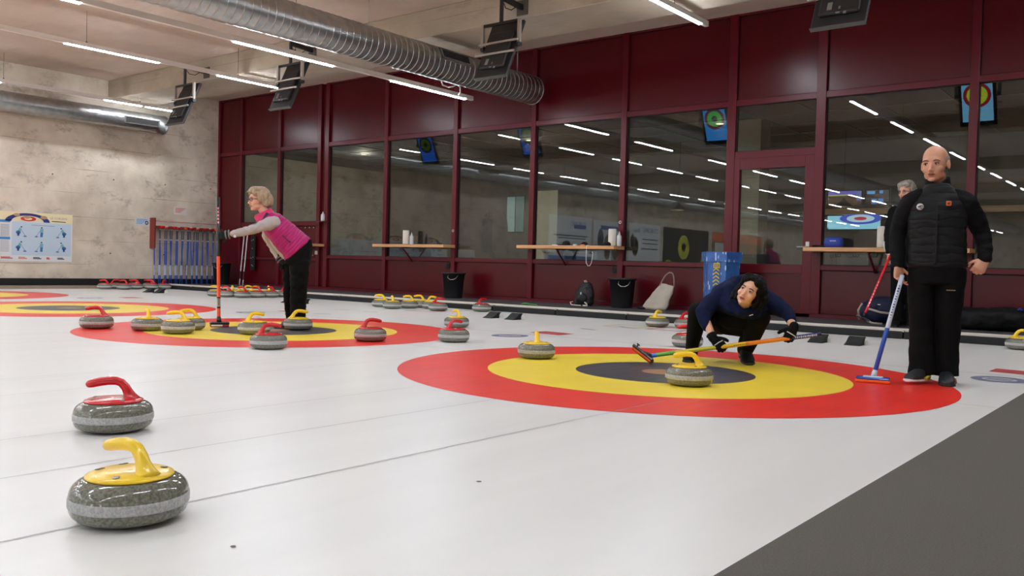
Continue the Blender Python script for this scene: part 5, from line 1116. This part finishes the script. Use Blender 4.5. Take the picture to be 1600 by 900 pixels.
# leggings
ml = mat('leggings_black', (11, 11, 12), .8, spec=.14, bump=.3, bscale=12)
bm = bmesh.new()
loft(bm, [((.03, .34, .40), (.13, 0, 0), (0, .03, .06)), ((.03, .29, .34), (.18, 0, 0), (0, .09, .10)), ((.03, .2, .31), (.185, 0, 0), (0, .10, .10)), ((.03, .1, .30), (.14, 0, 0), (0, .1, .09))], 28)
chain(bm, [(-.06, .24, .31), (-.15, .08, .355), (-.225, -.06, .385)], [.115, .105, .082]); chain(bm, [(-.225, -.06, .385), (-.245, -.02, .25), (-.268, .03, .10)], [.078, .066, .05])
chain(bm, [(.12, .24, .30), (.18, .04, .345), (.225, -.14, .365)], [.115, .108, .088]); chain(bm, [(.225, -.14, .365), (.19, -.08, .24), (.152, -.0, .11)], [.085, .07, .05])
cap(bm, (-.02, .08, .30), (.12, .02, .29), .09, .09); cap(bm, (.03, .0, .36), (.12, -.04, .36), .11, .11)
remeshed('leggings', bm, .0075, ml, p, smooth=3)
bmd = mat('boot_black', (20, 20, 20), .6, spec=.14)
for hl, te, h_ in (((-.27, .06, .0), (-.282, -.17, .0), .085), ((.125, .07, .045), (.168, -.145, .0), .09)):
    bm = bmesh.new(); shoe_prims(bm, hl, te, h=h_, w=.05); cap(bm, V(hl)+V((.0, -.035, .06)), V(hl)+V((.01, -.04, .13)), .05, .05); s_ = remeshed('boot', bm, .006, bmd, p, smooth=2)
    bm = bmesh.new(); sole_prims(bm, hl, te, w=.052, t=.02); obj('sole', bm, msole, s_)
bm = bmesh.new(); ell(bm, (.098, .04, .07), (.012, .035, .03), Matrix.Rotation(.3, 3, 'X')); obj('sole_patch', bm, mat('sole_olive', (110, 116, 96), .7), p)
bm = bmesh.new(); w_ = V((-.112, -.342, .232)); d_ = V((.4, -.55, -.8)).normalized(); bx_, by_, _ = basis(d_); tube(bm, [w_+(bx_*cos(2*pi*k/18)+by_*sin(2*pi*k/18))*.034 for k in range(18)], .008, n=6, closed=True); obj('wristwatch', bm, M_rubber, p)
# her broom
t = thing('curling_broom', 'yellow, orange and navy curling broom held low by the crouching woman', 'broom', P_CR, R_CR)
b0 = V((-.565, -.42, .062)); b1 = V((.655, -.325, .272)); bm = bmesh.new()
shaft(bm, b0, b1, .0155, [(.02, 0), (.05, 1), (.16, 2), (.24, 3), (.42, 3), (.57, 4), (.70, 5), (.82, 5), (.985, 6), (1, 0)], 16); sh = obj('shaft', bm, [M_blk, M_ltb, M_grn, col('broom_yellow_green', (205, 195, 50)), M_yell, M_org, M_navy], t)
dd = (b1-b0).normalized(); ys = V((0, -1, 0)); ys = (ys-dd*ys.dot(dd)).normalized(); zs = dd.cross(ys)
bm = bmesh.new()
for k in range(12): obox(bm, b0.lerp(b1, .855+k*.0105)+ys*.0158, (.008, .001, .014 if k % 2 else .009), Matrix((dd, ys, zs)).transposed())
obj('shaft_lettering', bm, mat('pale_violet', (196, 196, 226), .4), sh)
bm = bmesh.new()
for k in range(8): obox(bm, b0.lerp(b1, .505+k*.011)+ys*.0158, (.008, .001, .007), Matrix((dd, ys, zs)).transposed())
obj('shaft_print', bm, mat('print_green_dark', (90, 100, 40), .4), sh)
hx = (V((-.540, -.43, .020))-V((-.684, -.40, .118))).normalized(); hc = (V((-.540, -.43, .020))+V((-.684, -.40, .118)))/2
hz = (dd-hx*dd.dot(hx)).normalized(); hy = hz.cross(hx); MH = Matrix((hx, hy, hz)).transposed()
bm = bmesh.new(); obox(bm, hc+hz*.012, (.19, .075, .022), MH, bev=.007); hd = obj('broom_head', bm, M_blk, t)
bm = bmesh.new(); obox(bm, hc-hz*.006, (.175, .07, .014), MH, bev=.005); obj('pad', bm, M_pad, hd)
bm = bmesh.new(); cyl(bm, hc+hz*.015, b0+dd*.02, .018, .015); 
for s_ in (-1, 1): cyl(bm, hc+hx*s_*.07+hz*.02, hc+hx*s_*.07+hz*.042, .007, .007, 8); obox(bm, hc+hx*s_*.07+hz*.044, (.026, .012, .008), MH, bev=.002)
bm.verts.index_update(); split_obj('head_joint', bm, M_blk, hd)
# ================================================================ woman in pink vest
P_PK = (-7.55, 5.65, 0); R_PK = .9284
p = person(P_PK, R_PK, 'grey-haired woman in magenta quilted vest leaning forward on an orange broom')
sk = skin_mat('skin_pink', (224, 168, 140))
HM = headM((-.245, .0, 1.318), radians(66), radians(4), radians(0), 1.0)
bm = bmesh.new(); head_prims(bm, HM, thin=.97)
chain(bm, [(-.220, .0, 1.25), (-.165, 0, 1.17), (-.12, 0, 1.10)], [.047, .048, .07])
chain(bm, [(-.10, 0, 1.08), (.02, 0, .98), (.14, 0, .80)], [.11, .11, .11])
chain(bm, [(-.115, -.15, 1.07), (-.26, -.18, 1.01), (-.51, -.055, .952)], [.045, .036, .027])
chain(bm, [(-.12, .15, 1.09), (-.115, .2, .89), (-.03, .12, .735)], [.045, .036, .027])
chain(bm, [(.16, -.07, .76), (.172, -.08, .43), (.182, -.07, .07)], [.08, .055, .036]); chain(bm, [(.13, .09, .76), (.105, .13, .41), (.11, .32, .10)], [.08, .055, .036])
hN = dict(wrist=(-.522, -.045, .950), d=(-.97, .10, -.14), n_=(.1, .98, .0), curl=(55, 75, 45), thumb=1, s=.93, tcurl=50)
hF = dict(wrist=(-.022, .115, .728), d=(.55, -.2, -.8), n_=(-.6, -.2, -.5), curl=(30, 40, 30), thumb=1, s=.93)
hand_prims(bm, **hN); hand_prims(bm, **hF)
remeshed('body', bm, .0056, sk, p, smooth=2)
face_parts(p, HM, brow=(150, 130, 112), iris=(60, 60, 70), lips=(190, 110, 104))
mgp = mat('glove_knit_black', (22, 22, 24), .9, bump=.3, bscale=60); mgg = mat('glove_grey', (122, 124, 126), .8)
for h_ in (hN, hF):
    bm = bmesh.new(); hand_prims(bm, grow=.005, **h_); w_ = V(h_['wrist']); d_ = V(h_['d']).normalized(); cap(bm, w_-d_*.03, w_+d_*.02, .035, .036)
    g = remeshed('glove', bm, .0055, mgp, p, smooth=1)
    bx_, by_, _ = basis(d_)
    for off in (.0, .032):
        bm = bmesh.new(); tube(bm, [w_+d_*off+(bx_*cos(2*pi*k/18)+by_*sin(2*pi*k/18))*(.040 if off == 0 else .037) for k in range(18)], .008, n=6, flat=1.3, closed=True); obj('grey_band', bm, mgg, g)
mh = mat('hair_grey_blond', (170, 146, 118), .5, var=.3, vscale=30, bump=.7, bscale=50, stretch=(3, 3, .7))
bm = bmesh.new(); R3 = HM.to_3x3().normalized()
HE((0, .035, .055), (.090, .098, .085)); HE((0, -.02, .098), (.070, .072, .038)); HE((0, -.065, .085), (.045, .035, .028)); HE((0, .095, .0), (.080, .062, .075)); HE((0, .1, -.045), (.07, .05, .04))
for k in (-1, 1): HE((k*.078, .015, .030), (.024, .06, .06)); HE((k*.078, .045, -.03), (.023, .045, .045)); HE((k*.06, -.045, .07), (.026, .04, .035))
chain(bm, [HM @ V((.0, -.08, .095)), HM @ V((-.03, -.105, .08))], [.022, .007])
remeshed('hair', bm, .006, mh, p, smooth=2, disp=(.008, 16, (1, 1, .45)))
bm = bmesh.new()
for k in (-1, 1): tube(bm, [HM @ V((k*.033+.021*cos(2*pi*q/20), -.096+abs(k*.033+.021*cos(2*pi*q/20))*.18, .001+.017*sin(2*pi*q/20))) for q in range(20)], .0026, n=6, closed=True); tube(bm, [HM @ V((k*.054, -.088, .006)), HM @ V((k*.078, -.04, .006)), HM @ V((k*.082, .02, .002))], .0028, n=6)
tube(bm, [HM @ V((-.012, -.096, .005)), HM @ V((0, -.098, .008)), HM @ V((.012, -.096, .005))], .0024, n=6); obj('glasses', bm, mat('glasses_frame', (60, 30, 30), .3), p)
ax = V((.35, 0, -.30)).normalized()
mv = quilt(mat('vest_magenta', (176, 18, 108), .5, spec=.4), ax, .030, .004, .35)
bm = bmesh.new()
nrm = V((.0, 0, 0))
def vs(cx, cz, hw, hd, tilt_): a = radians(tilt_); return ((cx, 0, cz), (0, hd, 0), (hw*cos(a), 0, hw*sin(a)))
loft(bm, [vs(-.185, 1.135, .055, .075, 55), vs(-.155, 1.125, .085, .12, 52), vs(-.105, 1.085, .125, .165, 50), vs(-.03, 1.01, .145, .178, 48), vs(.05, .93, .155, .178, 46), vs(.115, .865, .165, .18, 45), vs(.155, .82, .178, .185, 44.5), vs(.165, .808, .172, .178, 44.5)], 36, e=.9)
remeshed('vest', bm, .0075, mv, p, smooth=3, disp=(.007, 10))
C0 = V((-.150, .0, 1.150)); axn = V((-.52, 0, .85)).normalized(); xa = V((-.85, 0, -.52)).normalized(); ya = V((0, 1, 0))
def collar_ring(h0, rr, fl, N=32):
    out = []
    for j in range(N):
        a = 2*pi*j/N; f_ = max(0, cos(a)); h_ = h0*(1+.15*f_); out.append(C0 + axn*h_ + xa*cos(a)*(rr+fl*f_**6) + ya*sin(a)*rr*.92)
    return out
bm = bmesh.new(); rg = [[bm.verts.new(v) for v in collar_ring(h_, r_, f_)] for h_, r_, f_ in ((-.035, .088, .01), (.0, .080, .02), (.035, .075, .028), (.058, .074, .038), (.060, .068, .034), (.035, .066, .018), (-.02, .066, .0))]
ringfaces(bm, rg, False, closed=True); obj('vest_collar', bm, mat('collar_pink', (214, 34, 104), .5), p)
bm = bmesh.new(); lp = [(-.215, -.03, 1.165), (-.285, -.015, 1.135), (-.255, -.035, 1.085), (-.200, -.055, 1.10)]
for dy in (-.006, .006): bm.faces.new([bm.verts.new((a, b+dy, c_)) for a, b, c_ in lp])
bmesh.ops.bridge_loops(bm, edges=bm.edges[:]); obj('collar_flap', bm, mat('collar_pink2', (222, 44, 100), .5), p)
bm = bmesh.new(); tube(bm, [(-.150, -.070, 1.178), (-.175, -.082, 1.140), (-.19, -.088, 1.10)], .016, n=8); obj('collar_lining', bm, mat('lining_plum', (60, 22, 60), .7), p)
bm = bmesh.new(); tube(bm, [(.0, -.186, .955), (.055, -.19, .905), (.085, -.188, .885)], .006, n=6); obj('pocket_zip', bm, mat('zip_plum', (84, 24, 66), .4), p)
mw = mat('fleece_grey', (176, 168, 166), .9, var=.06, bump=.3, bscale=25); mw2 = mat('fleece_blue_grey', (92, 104, 122), .9)
bm = bmesh.new()
chain(bm, [(-.075, -.14, 1.085), (-.12, -.165, 1.075), (-.19, -.182, 1.045), (-.26, -.182, 1.012), (-.38, -.13, .978), (-.475, -.075, .957)], [.065, .070, .057, .050, .044, .038])
remeshed('sleeve', bm, .007, mw, p, smooth=2, disp=(.010, 16))
bm = bmesh.new(); tube(bm, [(-.13, -.155, 1.132), (-.19, -.188, 1.088), (-.265, -.188, 1.050), (-.37, -.142, 1.010), (-.46, -.09, .985)], [.014, .020, .018, .014, .009], n=8, flat=1.2); obj('sleeve_stripe', bm, mw2, p)
bm = bmesh.new(); chain(bm, [(-.11, .13, 1.09), (-.155, .15, 1.03), (-.15, .17, .94), (-.118, .18, .88), (-.075, .14, .80), (-.045, .12, .755)], [.06, .055, .05, .045, .042, .038])
remeshed('sleeve', bm, .007, mat('fleece_cream', (196, 186, 170), .9), p, smooth=2, disp=(.010, 16))
bm = bmesh.new(); chain(bm, [(-.09, 0, 1.03), (-.02, 0, .92), (.06, 0, .80)], [.10, .11, .10]); remeshed('pullover', bm, .01, mat('pullover_cream', (190, 180, 165), .9), p)
bm = bmesh.new(); box(bm, (-.475, -.122, .918), (-.452, -.112, .943)); obj('cuff_tag', bm, M_whitp, p)
bm = bmesh.new()
loft(bm, [((.20, 0, .88), (.10, 0, .06), (0, .15, 0)), ((.18, 0, .82), (.13, 0, .06), (0, .17, 0)), ((.165, 0, .74), (.14, 0, .03), (0, .175, 0)), ((.155, 0, .66), (.13, 0, 0), (0, .165, 0))], 28)
for P_, R_ in (([(.175, -.075, .72), (.18, -.08, .56), (.176, -.085, .43), (.174, -.075, .25), (.170, -.07, .10), (.170, -.07, .055)], (.105, .098, .088, .082, .08, .08)), ([(.12, .08, .72), (.098, .10, .56), (.092, .12, .42), (.098, .19, .26), (.112, .29, .12), (.115, .31, .08)], (.095, .085, .074, .068, .062, .06))):
    loft(bm, [(c_, (r_, 0, 0), (0, r_, 0)) for c_, r_ in zip(P_, R_)], 24)
remeshed('trousers', bm, .008, mt, p, smooth=2, disp=(.01, 9, (1, 1, 1.8)))
for hl, te in (((.20, -.065, .0), (-.055, -.145, .0)), ((.14, .345, .02), (.02, .27, .0))):
    bm = bmesh.new(); shoe_prims(bm, hl, te, h=.075, w=.045); s_ = remeshed('shoe', bm, .006, mat('shoe_grey_black', (36, 36, 40), .6), p, smooth=2)
    bm = bmesh.new(); sole_prims(bm, hl, te, w=.046, t=.016); obj('sole', bm, msole, s_)
bm = bmesh.new(); box(bm, (.135, -.182, .155), (.165, -.176, .165)); obj('trouser_logo', bm, M_silv, p)
t = thing('curling_broom', 'orange and black curling broom standing upright under the outstretched glove', 'broom', P_PK, R_PK)
b0 = V((-.610, .0, .045)); b1 = V((-.640, .0, 1.325)); bm = bmesh.new(); dd = (b1-b0).normalized()
shaft(bm, b0, b1, .0175, [(.05, 1), (.115, 0), (.13, 1), (.195, 2), (.205, 1), (.53, 0), (1, 1)], 16); sh = obj('shaft', bm, [M_orange, M_blk, M_silv], t)
bm = bmesh.new()
for k in range(4): obox(bm, b0.lerp(b1, .145+k*.014)+V((.0, -.0178, 0)), (.012, .001, .010), Matrix.Identity(3))
obj('shaft_print', bm, M_blk, sh)
bm = bmesh.new()
for k in range(5): obox(bm, b0.lerp(b1, .80+k*.028)+V((.002, -.0178, 0)), (.014, .001, .022), Matrix.Identity(3))
obj('shaft_lettering', bm, M_pink, sh)
bm = bmesh.new(); R_ = Matrix.Rotation(radians(10), 3, 'Z'); obox(bm, (-.605, 0, .040), (.19, .10, .028), R_, bev=.01); hd = obj('broom_head', bm, M_blk, t)
bm = bmesh.new(); obox(bm, (-.605, 0, .017), (.18, .095, .022), R_, bev=.004); obj('pad', bm, mat('pad_red', (170, 30, 36), .7), hd)
bm = bmesh.new(); obox(bm, (-.625, -.050, .020), (.11, .004, .014), R_); obj('white_bar', bm, M_whitp, hd)
bm = bmesh.new(); cyl(bm, (-.607, 0, .05), b0+dd*.06, .026, .018); obj('head_joint', bm, M_blk, hd)

# ================================================================ person behind the man
P_HD = (-2.897, 11.17, .1); R_HD = .2538
p = person(P_HD, R_HD, 'grey-haired person in black half hidden behind the man, holding a red broom')
sk = skin_mat('skin_hidden', (214, 160, 132))
HM = headM((.022, .0, 1.62), radians(35), radians(8), 0, 1.0)
bm = bmesh.new(); head_prims(bm, HM); cap(bm, (.025, .02, 1.55), (.03, .03, 1.40), .05, .045)
chain(bm, [(.03, .02, 1.32), (.03, 0, 1.1), (.03, 0, .88)], [.08, .09, .09])
hH = dict(wrist=(-.138, -.03, .85), d=(.0, -.15, -1), n_=(.5, -.3, 0), curl=(55, 70, 45), thumb=-1, s=1.0, tcurl=40)
chain(bm, [(-.12, 0, 1.38), (-.148, .03, 1.10), (-.138, -.03, .86)], [.05, .04, .03]); chain(bm, [(.19, 0, 1.38), (.24, .03, 1.10), (.24, 0, .86)], [.05, .04, .03])
chain(bm, [(-.03, 0, .82), (-.03, 0, .45), (-.02, 0, .08)], [.09, .06, .045]); chain(bm, [(.13, 0, .82), (.13, 0, .45), (.14, 0, .08)], [.09, .06, .045])
hand_prims(bm, **hH); hand_prims(bm, wrist=(.24, 0, .85), d=(0, 0, -1), n_=(-1, 0, 0), s=1.0)
remeshed('body', bm, .006, sk, p, smooth=2); face_parts(p, HM, brow=(130, 120, 110))
bm = bmesh.new(); R3 = HM.to_3x3().normalized(); HE((0, .03, .058), (.088, .095, .080)); HE((0, -.03, .095), (.065, .06, .033)); HE((0, .09, .0), (.076, .05, .07))
for k in (-1, 1): HE((k*.077, .015, .03), (.022, .05, .05)); HE((k*.05, -.05, .08), (.03, .035, .03))
remeshed('hair', bm, .007, mat('hair_grey', (150, 142, 132), .7, var=.3, vscale=30, bump=.8, bscale=50), p, smooth=1, disp=(.015, 22))
bm = bmesh.new(); 
for k in (-1, 1): tube(bm, [HM @ V((k*.033+.021*cos(2*pi*q/20), -.097+abs(k*.033)*.18, .001+.016*sin(2*pi*q/20))) for q in range(20)], .0022, n=6, closed=True); tube(bm, [HM @ V((k*.054, -.088, .006)), HM @ V((k*.082, .02, .002))], .0024, n=6)
obj('glasses', bm, M_black, p)
bm = bmesh.new()
loft(bm, [((.03, 0, .78), (.18, 0, 0), (0, .12, 0)), ((.03, 0, .95), (.175, 0, 0), (0, .12, 0)), ((.03, 0, 1.2), (.19, 0, 0), (0, .125, 0)), ((.03, 0, 1.36), (.17, 0, 0), (0, .11, 0)), ((.03, 0, 1.43), (.10, 0, 0), (0, .08, 0)), ((.03, 0, 1.49), (.07, 0, 0), (0, .065, 0))], 32)
chain(bm, [(-.10, 0, 1.38), (-.14, .02, 1.22), (-.152, .03, 1.10), (-.145, 0, .97), (-.138, -.025, .89)], [.07, .062, .056, .05, .042]); chain(bm, [(.17, 0, 1.38), (.225, .02, 1.22), (.24, .03, 1.10), (.24, 0, .89)], [.07, .062, .055, .042])
remeshed('jacket', bm, .009, ms, p, smooth=2, disp=(.008, 12))
bm = bmesh.new(); tube(bm, [(-.20, -.02, 1.02), (-.198, -.04, .95), (-.187, -.04, .9)], .007, n=6); tube(bm, [(-.175, -.02, .87), (-.14, -.07, .865), (-.1, -.05, .87)], .006, n=6); obj('cuff_piping', bm, M_whitp, p)
bm = bmesh.new(); tube(bm, [HM @ V((-.04, -.06, -.135)), HM @ V((0, -.09, -.14)), HM @ V((.04, -.06, -.135))], .010, n=6); obj('orange_collar_edge', bm, M_orange, p)
bm = bmesh.new(); loft(bm, [((.05, 0, .86), (.17, 0, 0), (0, .11, 0)), ((.05, 0, .72), (.175, 0, 0), (0, .115, 0))], 24)
for dx in (-.035, .13): loft(bm, [((dx, 0, .74), (.085, 0, 0), (0, .09, 0)), ((dx, 0, .42), (.075, 0, 0), (0, .075, 0)), ((dx+.005, 0, .05), (.075, 0, 0), (0, .08, 0))], 20)
remeshed('trousers', bm, .01, mt, p, smooth=2)
for dx in (-.03, .135):
    bm = bmesh.new(); shoe_prims(bm, (dx, .06, 0), (dx-.02, -.2, 0), h=.08, w=.05); s_ = remeshed('shoe', bm, .008, bmd, p, smooth=2); bm = bmesh.new(); sole_prims(bm, (dx, .06, 0), (dx-.02, -.2, 0), w=.051, t=.014); obj('sole', bm, msole, s_)
t = thing('curling_broom', 'red curling broom pointing down from the hidden person\'s hand', 'broom', P_HD, R_HD)
b0 = V((-.375, -.33, .155)); b1 = V((-.125, -.05, .86)); bm = bmesh.new(); shaft(bm, b0, b1, .0145, [(.06, 0), (.55, 1), (1, 0)], 14); sh = obj('shaft', bm, [M_redb, M_redb], t)
dd = (b1-b0).normalized(); ys = V((0, -1, 0)); ys = (ys-dd*ys.dot(dd)).normalized(); xs = ys.cross(dd); bm = bmesh.new()
for k in range(9): obox(bm, b0.lerp(b1, .12+k*.05)+ys*.0148, (.012, .001, .026 if k % 3 else .018), Matrix((xs, ys, dd)).transposed())
obj('shaft_print', bm, M_pink, sh)
bm = bmesh.new(); cyl(bm, b0-dd*.05, b0, .012, .018); obj('head_joint', bm, M_blk, t)
bm = bmesh.new(); obox(bm, b0-dd*.065, (.16, .07, .02), Matrix.Rotation(.4, 3, 'Y'), bev=.005); obj('broom_head', bm, M_blk, t)
